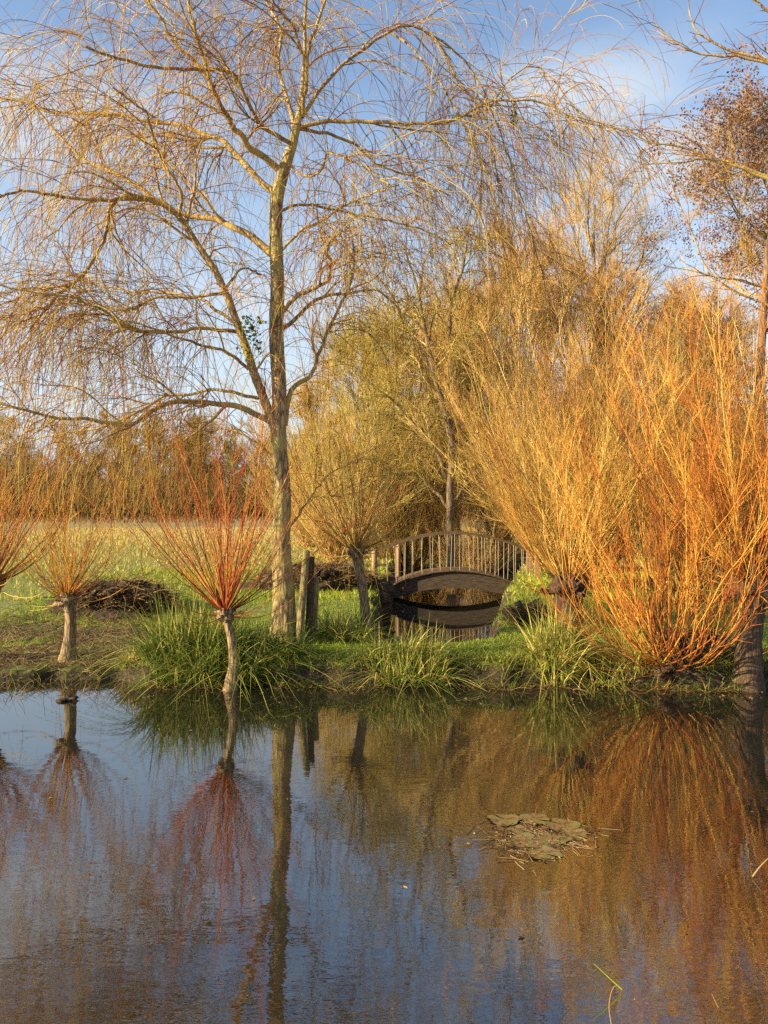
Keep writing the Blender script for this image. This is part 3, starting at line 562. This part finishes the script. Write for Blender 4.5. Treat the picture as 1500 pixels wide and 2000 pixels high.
# ------------------------------------------------------------------ earth mounds and heaps
def leaves(c, n, size, rad):
    p = c[rng.integers(0, len(c), n)] + rng.normal(0, rad, (n, 3)); a = norm(rng.normal(size=(n, 3))); b = norm(np.cross(a, rng.normal(size=(n, 3)))); s = (size * rng.uniform(.6, 1.4, n))[:, None]
    V = np.stack([p - a * s, p + b * s * .6, p + a * s, p - b * s * .6], 1).reshape(-1, 3); Fc = np.arange(4 * n).reshape(-1, 4); return V, Fc, np.repeat(rng.uniform(0, 1, n), 4)
def mound(name, label, cx, cy, rx, ry, h, seed, nlit=500):
    parts = [ellipsoid((cx, cy, height(np.array(cx), np.array(cy)) - .05), (rx, ry, h), 40, 60, .16, seed)]
    rs = np.random.default_rng(seed)
    for k in range(60):
        a = rs.uniform(0, 6.28); q = rs.uniform(.2, .95); zc = math.sqrt(max(0, 1 - q * q)) * h
        parts.append(ellipsoid((cx + rx * q * math.cos(a), cy + ry * q * math.sin(a), height(np.array(cx), np.array(cy)) + zc - .05), np.array([1, 1, .7]) * rs.uniform(.04, .17), 12, 14, .45, seed + k))
    base = (cx, cy, float(height(np.array(cx), np.array(cy)))); root = thing(name, label, 'mound', base); mesh_obj('soil', *cat_mesh(parts)[:2], M['soil'], root)
    a = rs.uniform(0, 6.28, nlit); q = np.sqrt(rs.uniform(0, 1, nlit)) * .98; zc = np.sqrt(1 - q * q) * h
    nlit = len(a); A = litter(cx + rx * q * np.cos(a), cy + ry * q * np.sin(a), base[2] + zc, .1, .5, .003, .006); B = leaves(np.stack([cx + rx * q * np.cos(a), cy + ry * q * np.sin(a), base[2] + zc], -1), nlit * 2, .022, .05); k2 = rs.integers(0, nlit, nlit // 8); c2 = np.stack([cx + rx * q[k2] * np.cos(a[k2]), cy + ry * q[k2] * np.sin(a[k2]), base[2] + zc[k2] * .8], -1); m2 = len(k2)
    P5 = march(c2, rs.normal(0, 1, (m2, 3)) * [1, .7, .35] + [0, 0, .35], rs.uniform(.25, 1.1, m2) * min(1, rx * 1.6), 8, wig=.16, droop=.9); P5[:, :, 2] = np.maximum(P5[:, :, 2], .02); C_ = tubes(P5, taper(.006, 8, m2, .4), 4, rs.uniform(0, 1, m2))
    gx = cx + rs.normal(0, rx * .75, 500); gy = cy - ry * rs.uniform(.2, 1.3, 500); G_ = blades(gx, gy, height(gx, gy) - .02, rs.uniform(.08, .3, 500), rs.uniform(.006, .013, 500), rs.uniform(.3, 1.4, 500), 5, rs.uniform(0, .8, 500))
    k3 = G_[0].reshape(-1, 10, 3)[:, 0, 2] > .05; mesh_obj('weeds', G_[0], G_[1], M['sedge'], root, tint=G_[2])['kind'] = 'stuff'
    V, Fc, T = cat_mesh([A, B, C_]); mesh_obj('stalks', V, Fc, M['litter'], root, tint=T); return root
mound('earth_mound', 'dark heap of dug earth and roots on the left behind the short pollard', -4.55, 13.2, 1.0, .5, .46, 3, 1500)
mound('earth_mound', 'long dark earth bank behind the wooden stakes', -1.35, 15.6, 1.3, .5, .42, 11, 1800)
mound('earth_mound', 'low brown earth lump on the bright right bank of the channel', 2.25, 11.9, .32, .2, .2, 19, 500)
mound('earth_mound', 'dark stump-like heap of earth behind the low orange pollard', 3.75, 9.3, .32, .22, .26, 23, 400)
V, Fc, T = cat_mesh([ellipsoid(at(136, 1368, 8.15) * [1, 1, 0] + [0, 0, .01], (.07, .05, .035), 14, 18, .3, 5), ellipsoid(at(120, 1372, 8.1) * [1, 1, 0] + [0, 0, .0], (.05, .035, .025), 10, 14, .3, 6)])
tag(mesh_obj('mud_tussock', V, Fc, M['soil'], loc=tuple(at(136, 1368, 8.15) * [1, 1, 0])), 'small brown mud tussock standing in the water near the left shore', 'tussock')

# ------------------------------------------------------------------ background trees
def bare_tree(name, label, loc, H, mat, group=None, n=(11, 8, 7, 6), trunk_r=None, spread=.75, twr=.004, lean=(0, 0), clear=.25, bark='farbark', leaf=None, up=.7, l1=.42, wig=.1):
    """trunk, three orders of limbs and a crown of fine twigs"""
    loc = np.array(loc, float); root = thing(name, label, 'tree', loc, group); tr = trunk_r or H * .016
    P0 = march(loc[None] - [[0, 0, .2]], np.array([[lean[0], lean[1], 1.]]), np.array([H * .86]), 20, up=.3, wig=.045); R0 = taper(tr, 20, 1, .12)
    P1, R1, _ = spawn(P0, R0, n[0], clear, .97, spread, H * l1, 14, up=up, wig=wig, ratio=.55, rmin=twr * 2, lenfall=.5)
    P2, R2, j2 = spawn(P1, R1, n[1], .2, 1, .65, H * .19, 10, up=.4, wig=wig, ratio=.55, rmin=twr * 1.5)
    mesh_obj('trunk', *cat_mesh([tubes(P0, R0, 12), tubes(P1, R1, 6)])[:2], M[bark], root)
    t2 = inherit(rng.uniform(0, 1, len(P1)), j2); P3, R3, j3 = spawn(P2, R2, n[2], .1, 1, .6, H * .09, 7, up=.3, wig=.12, ratio=.6, rmin=twr, rmax=twr * 2)
    t3 = inherit(t2, j3); P4, R4, j4 = spawn(P3, R3, n[3], .1, 1, .6, H * .05, 5, up=.2, wig=.13, ratio=.7, rmin=twr * .8, rmax=twr)
    V, Fc, T = cat_mesh([tubes(P2, R2, 4, t2 * .8), tubes(P3, R3, 3, t3), tubes(P4, R4, 3, inherit(t3, j4))])
    cr_ = mesh_obj('crown', V, Fc, M[mat], root, tint=T)
    if leaf:
        V, Fc, T = leaves(P4[rng.choice(len(P4), len(P4) // 7, replace=False), -1], leaf[0], leaf[1], leaf[2]); mesh_obj('leaves', V, Fc, M[leaf[3]], root, tint=T)
    return root
def osier(name, label, loc, H, mat, n=70, spread=.75, n2=9, n3=5, r0=.014, twr=.0035, group=None, bias=(0, 0), up=.9, cat=None):
    """many stems from one stool, each carrying upright side shoots"""
    loc = np.array(loc, float); root = thing(name, label, 'shrub', loc, group)
    a = rng.uniform(0, 6.283, n); el = spread * rng.uniform(0, 1, n) ** .8; d = np.stack([np.sin(el) * np.cos(a) + bias[0], np.sin(el) * np.sin(a) + bias[1], np.cos(el)], -1)
    P = march(loc + rng.normal(0, .15, (n, 3)) * [1, 1, .2], d, H * rng.uniform(.35, 1.12, n) * (1 + .18 * np.sin(a * 2 + H)), 14, up=up * el * rng.uniform(.2, 1.8, n), wig=.065); r = taper(rng.uniform(.6, 1.4, n) * r0, 14, n, .2); t1 = rng.uniform(0, 1, n)
    mesh_obj('stems', *tubes(P, r, 5, rng.uniform(0, 1, n))[:2], M[mat], root, tint=np.repeat(t1, 14 * 5))
    P2, R2, i2 = spawn(P, r, n2, .2, .98, .4, H * .24, 8, up=.4, wig=.08, ratio=.5, rmax=twr * 2, rmin=twr); t2 = inherit(t1, i2); P3, R3, i3 = spawn(P2, R2, n3, .1, 1, .45, H * .11, 6, up=.3, wig=.09, ratio=.6, rmax=twr, rmin=twr * .75)
    V, Fc, T = cat_mesh([tubes(P2, R2, 3, t2), tubes(P3, R3, 3, inherit(t2, i3))]); mesh_obj('crown', V, Fc, M[mat], root, tint=T); return root
def copy_thing(root, loc, rz, sc, label=None, group=None):
    r = root.copy(); COL.objects.link(r); r.location = loc; r.rotation_euler = (0, 0, rz); r.scale = sc
    if label: r['label'] = label
    if group: r['group'] = group
    for ch in list(root.children):
        c = ch.copy(); COL.objects.link(c); c.parent = r
        for g_ in list(ch.children): d = g_.copy(); COL.objects.link(d); d.parent = c
    return r
def gp(px, D, dz=0.): x_ = (px - 750) / F * D; return (x_, D, float(height(np.array(x_), np.array(D))) + dz)

# forked tree standing behind the bridge
FT = gp(880, 22)
ft = thing('forked_tree', 'olive leafless tree behind the bridge whose dark trunk forks halfway up', 'tree', FT)
segs = [[(882, 1112, 17), (880, 1050, 16), (880, 980, 15), (886, 900, 14), (884, 850, 13), (868, 800, 13), (850, 742, 12), (838, 680, 9), (824, 610, 7), (806, 540, 5), (790, 480, 3)],
        [(886, 880, 11), (880, 800, 10), (884, 730, 10), (876, 660, 8), (885, 590, 6), (905, 520, 5), (915, 450, 3)], [(880, 960, 9), (860, 900, 8), (830, 850, 6), (790, 800, 5), (750, 770, 3)], [(866, 800, 7), (830, 740, 5), (790, 690, 4), (740, 650, 3), (700, 640, 2)],
        [(884, 850, 7), (920, 800, 5), (960, 740, 4), (990, 680, 3)], [(852, 748, 6), (800, 640, 5), (760, 570, 4), (720, 530, 2)], [(882, 1000, 7), (840, 950, 6), (780, 920, 4), (720, 900, 3)], [(882, 985, 6), (920, 930, 5), (950, 880, 3)]]
for i, sg in enumerate(segs):
    q = resample(np.array([list(at(a, b, 22 + (i * .5 - 1.) * j / len(sg))) + [c_ / F * 22 / 2] for j, (a, b, c_) in enumerate(sg)]), 24); P = roughen(q[:, :3], .03); P[0] = q[0, :3]; r = q[:, 3]
    b = mesh_obj('trunk' if i == 0 else 'branch', *tubes(P[None], r[None], 10)[:2], M['farbark'], ft)
    P1, R1, _ = spawn(P[None], r[None], 22, .25, 1, .8, 1.7, 10, up=.2, wig=.12, droop=.8, ratio=.5, rmin=.009, rmax=.03); P2, R2, _ = spawn(P1, R1, 10, .1, 1, .6, .8, 8, up=0, wig=.12, droop=1.2, ratio=.6, rmin=.005, rmax=.009)
    P3, R3, _ = spawn(P2, R2, 5, .1, 1, .5, .5, 6, up=-.1, wig=.12, droop=1.5, ratio=.6, rmin=.0042, rmax=.005)
    V, Fc, T = cat_mesh([tubes(P1, R1, 4, rng.uniform(0, .7, len(P1))), tubes(P2, R2, 3, rng.uniform(0, 1, len(P2))), tubes(P3, R3, 3, rng.uniform(0, 1, len(P3))), ])
    mesh_obj('twigs', V, Fc, M['olive_twig'], b, tint=T)
    V, Fc, T = leaves(P2[:, -1], 700, .035, .1); mesh_obj('leaves', V, Fc, M['olive_leaf'], b, tint=T)

osier('golden_willow_bush', 'huge fanning golden willow bush right of the forked tree', gp(1130, 15.5), 5.5, 'ochre_twig', n=130, spread=.8, n2=16, n3=8, r0=.022, twr=.0052, bias=(-.04, 0))
osier('golden_willow_bush', 'yellow willow bush just right of the bridge end', gp(1075, 19), 5.0, 'gold_shoot', n=90, spread=.8, n2=10, n3=5, r0=.016, twr=.005)
osier('golden_willow_bush', 'pale gold willow bush behind the stout right pollard', gp(1330, 14), 4.2, 'gold_shoot', n=90, spread=.8, n2=10, n3=5, r0=.016, twr=.0042)
osier('golden_willow_bush', 'ochre willow bush half hidden behind the right edge shoots', gp(1500, 17), 6., 'ochre_twig', n=90, spread=.7, n2=10, n3=5, r0=.02, twr=.005)
osier('golden_willow_bush', 'low tangled bush between the forked tree and the big willow', gp(660, 21), 3.6, 'ochre_twig', n=60, spread=1.1, n2=10, n3=5, r0=.014, twr=.0052)
osier('golden_willow_bush', 'rusty bush seen through the bridge railing', gp(925, 24), 3.4, 'ochre_twig', n=70, spread=.9, n2=9, n3=5, r0=.014, twr=.0055)
osier('golden_willow_bush', 'olive willow bush left behind the bridge post', gp(790, 25), 5.2, 'gold_shoot', n=70, spread=.9, n2=9, n3=5, r0=.016, twr=.006)
osier('golden_willow_bush', 'tall olive bush just right of the big willow trunk', gp(640, 24), 6.4, 'olive_twig', n=70, spread=.85, n2=11, n3=6, r0=.018, twr=.0058)
osier('golden_willow_bush', 'olive gold bush tall behind the leaning pollard', gp(760, 27), 8.6, 'olive_twig', n=80, spread=.8, n2=12, n3=6, r0=.022, twr=.0065)
osier('golden_willow_bush', 'wide low rusty bush behind the right half of the bridge railing', gp(985, 27), 3.4, 'ochre_twig', n=80, spread=1.1, n2=10, n3=5, r0=.014, twr=.006)
osier('golden_willow_bush', 'low gold bush seen between the bridge posts on the left', gp(835, 29), 3.6, 'gold_shoot', n=80, spread=1.1, n2=10, n3=5, r0=.014, twr=.006)
osier('golden_willow_bush', 'low ochre bush at the field edge near the big willow trunk', gp(600, 31), 3.6, 'ochre_twig', n=80, spread=1.1, n2=10, n3=5, r0=.014, twr=.0065)
GB = 'tall leafless trees behind the bushes'
bare_tree('bare_tree', 'tallest round-crowned leafless tree rising above the golden bushes', gp(1140, 34), 17.2, 'brown_twig', GB, n=(15, 9, 8, 5), twr=.0095, clear=.3, spread=.7)
bare_tree('bare_tree', 'leafless tree with ochre crown left of the tallest round tree', gp(985, 30), 12.4, 'ochre_twig', GB, n=(20, 10, 9, 6), twr=.0095, clear=.1, spread=.65)
bare_tree('bare_tree', 'pinkish brown upright tree between the tallest tree and the alder', gp(1290, 31), 10.6, 'brown_twig', GB, n=(20, 10, 9, 6), twr=.0095, clear=.1, spread=.5)
bare_tree('bare_tree', 'pinkish brown upright tree in front of the alder on the right', gp(1400, 27), 9.8, 'ochre_twig', GB, n=(20, 10, 9, 6), twr=.0085, clear=.1, spread=.5)
bare_tree('bare_tree', 'greyish tree beside the left side of the ochre crowned tree', gp(890, 33), 11.2, 'brown_twig', GB, n=(20, 10, 9, 6), twr=.0105, clear=.12, spread=.6)
bare_tree('bare_tree', 'faint greyish green tree seen between the big willow and the forked tree', gp(730, 36), 10.4, 'olive_twig', GB, n=(19, 10, 9, 6), twr=.0105, clear=.08, spread=.7)
bare_tree('bare_tree', 'golden brown bare tree low behind the fork of the dark trunked tree', gp(835, 29), 9.2, 'ochre_twig', GB, n=(19, 10, 9, 6), twr=.009, clear=.08, spread=.7)
bare_tree('bare_tree', 'ochre bare tree filling the gap under the tallest round crown', gp(1080, 27), 10.4, 'ochre_twig', GB, n=(20, 10, 9, 6), twr=.0085, clear=.08, spread=.6)
bare_tree('bare_tree', 'golden brown bare tree to the right of the tallest round crown', gp(1215, 29), 9.8, 'ochre_twig', GB, n=(20, 10, 9, 6), twr=.009, clear=.08, spread=.6)
bare_tree('bare_tree', 'tall golden bare tree just left of the fork of the dark trunked tree', gp(795, 25), 8.9, 'ochre_twig', GB, n=(20, 10, 9, 6), twr=.008, clear=.08, spread=.75)
bare_tree('bare_tree', 'golden bare tree above the shoots of the leaning pollard', gp(715, 27), 8.2, 'olive_twig', GB, n=(18, 10, 9, 6), twr=.008, clear=.08, spread=.75)
bare_tree('bare_tree', 'low ochre bare tree close to the right side of the big willow trunk', gp(640, 30), 6.6, 'ochre_twig', GB, n=(18, 10, 9, 6), twr=.009, clear=.08, spread=.8)
# alder at the right edge with dark catkins and cones
bare_tree('alder_tree', 'alder at the right edge, crown dotted with dark brown cones and catkins', gp(1478, 21), 13.4, 'brown_twig', None, n=(16, 10, 7, 5), twr=.0055, clear=.3, spread=.95, leaf=(34000, .034, .12, 'brownleaf'), l1=.27, up=.2)

# tree whose limbs reach into the picture from beyond the right edge
OT = at(1720, 1320, 9.0) ; ot = thing('overhanging_tree', 'tree beyond the right edge whose bare limbs reach into the sky', 'tree', OT)
q = resample(np.array([list(at(a, b, 9.)) + [c_ / F * 4.5] for a, b, c_ in ((1722, 1345, 70), (1715, 1000, 56), (1700, 600, 44), (1690, 300, 34), (1680, 100, 24), (1670, -200, 10))]), 30); mesh_obj('trunk', *tubes(q[None, :, :3], q[None, :, 3], 16)[:2], M['farbark'], ot)
for sg in ([(1690, 250, 12), (1600, 170, 9), (1500, 120, 6), (1440, 100, 5), (1380, 75, 4), (1355, 50, 3), (1347, 0, 2)], [(1600, 170, 6), (1480, 118, 5), (1400, 110, 4), (1340, 95, 3), (1275, 45, 2)], [(1690, 480, 12), (1600, 400, 8), (1500, 345, 6), (1420, 320, 5), (1340, 290, 4), (1270, 275, 3), (1215, 245, 2)],
           [(1690, 420, 10), (1600, 380, 8), (1500, 350, 6), (1400, 310, 4), (1330, 318, 3), (1250, 318, 2)], [(1695, 150, 9), (1600, 60, 7), (1500, 20, 5), (1440, -20, 3)], [(1700, 640, 9), (1600, 590, 7), (1500, 562, 6), (1420, 545, 4), (1360, 530, 3), (1300, 520, 2)], [(1700, 700, 9), (1600, 640, 7), (1500, 600, 5), (1440, 570, 4), (1380, 520, 3), (1310, 360, 2)]):
    q = resample(np.array([list(at(a, b, 9.)) + [c_ / F * 4.5] for a, b, c_ in sg]), 26); P = roughen(q[:, :3], .012); r = q[:, 3]
    P1, R1, _ = spawn(P[None], r[None], 16, .3, 1, .7, .7, 10, up=.1, wig=.09, droop=.2, ratio=.6, rmin=.003, rmax=.006); P2, R2, _ = spawn(P1, R1, 2, .2, .9, .6, .35, 7, wig=.08, ratio=.7, rmin=.0024, rmax=.003)
    b = mesh_obj('branch', *tubes(P[None], r[None], 8)[:2], M['limb'], ot); V, Fc, T = cat_mesh([tubes(P1, R1, 4, rng.uniform(0, .6, len(P1))), tubes(P2, R2, 3, rng.uniform(0, .6, len(P2)))]); mesh_obj('twigs', V, Fc, M['willow_twig'], b, tint=T)

for nm, lb, px_, py_, D, n_, rd in (('dead_leaf_clump', 'small dark clump of dead leaves dangling from the long right limb', 1004, 228, 9.75, 46, (.012, .012, .075)), ('old_nest', 'small dark old nest in the twigs left of the forked tree', 772, 546, 19., 120, (.09, .09, .06))):
    c = at(px_, py_, D); q = c + rng.normal(size=(n_, 3)) * rd; V, Fc, T = leaves(q, n_ * 2, .02, .01); tag(mesh_obj(nm, V, Fc, M['dull_twig'], tint=T * .1, loc=tuple(c)), lb, 'dead leaves' if nm[0] == 'd' else 'nest')
# far wood across the field
protos = [bare_tree('woodland_tree', 'leafless tree in the distant wood across the field', (px_, 96, 1.1), 13.5, mt, 'trees of the distant wood', n=(13, 8, 7, 5), twr=.022, clear=.08, spread=.7) for px_, mt in ((-48, 'dull_twig'), (-40, 'brown_twig'), (-33, 'dull_twig'))]
for i in range(96):
    x_ = -60 + i * 1.2 + random.uniform(-.9, .9); y_ = 91 + random.uniform(-3, 3) + 8 * (i % 3); s_ = random.uniform(.6, 1.0) * (1 + .12 * math.sin(x_ * .21)); copy_thing(protos[i % 3], (x_, y_, float(height(np.array(x_), np.array(y_)))), random.uniform(0, 6.28), (s_, s_, s_ * random.uniform(.85, 1.1)))
n = 15000; x = rng.uniform(-62, 40, n); y = rng.uniform(86, 104, n); P = march(np.stack([x, y, height(x, y)], -1), np.stack([rng.normal(0, .3, n), rng.normal(0, .3, n), np.ones(n)], -1), rng.uniform(1.5, 7, n) * (1 + .25 * np.sin(x * .4)), 6, wig=.12); R0 = taper(.03, 6, n, .4)
P2, R2, _ = spawn(P, R0, 5, .1, 1, .7, 1.3, 5, wig=.12, ratio=.7, rmin=.02); V, Fc, T = cat_mesh([tubes(P, R0, 3, rng.uniform(0, .6, n)), tubes(P2, R2, 3, rng.uniform(0, .6, len(P2)))])
tag(mesh_obj('undergrowth', V, Fc, M['dull_twig'], tint=T), 'dark tangled undergrowth along the foot of the distant wood', 'undergrowth', kind='stuff')

n = 16000; x = rng.uniform(-60, 40, n); y = 60 + 29 * rng.uniform(0, 1, n) ** .6; k = lump(x * .3, y * .35) + rng.normal(0, .2, n) + (y - 76) * .05 > 0; x, y = x[k], y[k]
V, Fc, T = blades(x, y, height(x, y) - .03, rng.uniform(.15, .55, len(x)) * (1 + .6 * (y > 84)), rng.uniform(.05, .12, len(x)), rng.uniform(.2, .8, len(x)), tintv=np.clip(.45 + .4 * lump(x * .2, y * .2) + rng.normal(0, .2, len(x)), 0, 1))
tag(mesh_obj('dry_tussocks', V, Fc, M['litter'], tint=T), 'tall dry grass along the far edge of the field', 'grass', kind='stuff')

# ------------------------------------------------------------------ ivy on the second stem, floating leaves, twigs in the water
V, Fc, T = leaves(np.array([at(492 + random.uniform(-18, 16), 640 + random.uniform(-20, 60), 9.9) for _ in range(30)]), 150, .028, .05)
tag(mesh_obj('ivy', V, Fc, M['ivy'], tint=T, loc=tuple(at(490, 700, 9.9))), 'small green ivy patch on the left stem of the big willow', 'ivy')
def pad_mat():
    m, n, l, b = new_mat('lily_pad'); tcx = n.new('ShaderNodeTexCoord'); nz = n.new('ShaderNodeTexNoise'); nz.inputs['Scale'].default_value = 14; nz.inputs['Detail'].default_value = 6; l.new(tcx.outputs['Object'], nz.inputs['Vector'])
    r = ramp(n, [(.35, (.05, .03, .015)), (.5, (.19, .12, .055)), (.66, (.1, .13, .035))]); l.new(nz.outputs['Fac'], r.inputs[0]); l.new(r.outputs[0], b.inputs['Base Color']); b.inputs['Roughness'].default_value = .22; return m
M['pad'] = pad_mat()
def pad(px, py, r, label, sub=0.):
    D = F * EYE / (py - 1000); c = at(px, py, D); nr, nc = 6, 26; a0 = random.uniform(0, 6.28); V = []
    ph = [random.uniform(0, 6.28) for _ in range(4)]
    for i in range(nr):
        q = i / (nr - 1)
        for j in range(nc):
            a = a0 + .12 + (2 * np.pi - .24) * j / (nc - 1); rr = .82 * r * q * (1 + .1 * math.sin(3 * a + ph[0]) + .06 * math.sin(7 * a + ph[1]))
            V.append((c[0] + rr * math.cos(a), c[1] + rr * .9 * math.sin(a), .005 + sub + .004 * q ** 3 * (math.sin(2 * a + ph[2]) + .6 * math.sin(5 * a + ph[3]) + .4)))
    V = np.array(V); V[:, 2] = np.maximum(V[:, 2], .0035); o = mesh_obj('lily_pad', V, grid_faces(nr, nc), M['pad'], loc=(c[0], c[1], 0)); tag(o, label, 'lily pad', 'brown floating lily pads'); 
for px_, py_, r_, lb in ((985, 1602, .13, 'leftmost floating lily pad of the far row'), (1045, 1600, .12, 'floating lily pad in the middle of the far row'), (1098, 1612, .13, 'rightmost floating lily pad of the far row'), (1030, 1645, .14, 'brownish lily pad at the left of the near row'), (1085, 1640, .11, 'lily pad in the middle of the floating group'), (1122, 1630, .1, 'rightmost small lily pad of the group'), (1062, 1668, .12, 'lily pad nearest to the viewer in the group'), (1010, 1622, .08, 'small lily pad between the far and near rows')): pad(px_, py_, r_, lb)
n = 420; px_ = rng.normal(1055, 48, n); py_ = rng.normal(1638, 19, n); D = F * EYE / (py_ - 1000); c = np.stack([(px_ - 750) / F * D, D, np.full(n, .006)], -1)
V, Fc, T = leaves(c, n, .013, .001); V[:, 2] = .004 + .5 * (V[:, 2] - .006).clip(-.003, .012); P = march(c, rng.normal(size=(n, 3)) * [1, 1, .0], rng.uniform(.03, .14, n), 4, wig=.1); P[:, :, 2] = .0045
V, Fc, T = cat_mesh([(V, Fc, T), tubes(P, np.full((n, 4), .0018), 3, rng.uniform(0, 1, n))]); tag(mesh_obj('floating_debris', V, Fc, M['litter'], tint=T), 'scraps of brown leaf and stalk floating between the lily pads', 'debris', kind='stuff')
n = 420; x = rng.uniform(-5.5, 5, n); y = shore(x) - .12 - np.abs(rng.normal(0, .4, n)) ** 1.3; k = rng.uniform(0, 1, n) < .15; y = np.where(k, rng.uniform(3.6, 8, n), y); c = np.stack([x, y, np.full(n, .006)], -1)
V, Fc, T = leaves(c, n, .017, .0005); V[:, 2] = .004 + .4 * (V[:, 2] - .006).clip(-.003, .015); A = (V, Fc, T)
m_ = 90; x = rng.uniform(-5.2, -2.9, m_); y = rng.uniform(8.1, 8.8, m_); P = march(np.stack([x, y, np.full(m_, -.02)], -1), rng.normal(0, .5, (m_, 3)) * [1, 1, .2] + [0, 0, .8], rng.uniform(.06, .3, m_), 5, wig=.15, droop=.6); B = tubes(P, taper(.0028, 5, m_, .4), 3, rng.uniform(0, 1, m_))
V, Fc, T = cat_mesh([A, B]); tag(mesh_obj('floating_leaves', V, Fc, M['litter'], tint=T), 'fallen leaves on the water and dead stubble near the shore', 'leaves', kind='stuff')
def water_twig(label, pts, D, r, mat='litter', name='water_twig'):
    q = resample(np.array([list(at(a, b, D)) for a, b in pts]), 12); V, Fc, T = tubes(q[None], taper(r, 12, 1, .4), 5, [.7]); tag(mesh_obj(name, V, Fc, M[mat], tint=T, loc=tuple(q[0])), label, 'twig')
water_twig('dark bent twig poking out of the water near the bottom right', [(1196, 2010), (1190, 1965), (1197, 1930), (1208, 1925)], 2.98, .0035)
water_twig('pale reed stem leaning at the right edge of the water', [(1470, 1712), (1487, 1690), (1510, 1668)], 4.2, .006)
water_twig('green reed blade bent over in the water at the bottom right', [(1215, 1932), (1185, 1905), (1160, 1882)], 3.2, .004, 'grass')
water_twig('pale straw lying in the water at the bottom right', [(1420, 2000), (1402, 1965), (1390, 1940)], 3.1, .004)
water_twig('short pale straw lying between the twig and the bottom edge', [(1232, 1970), (1240, 1950)], 3.15, .005)
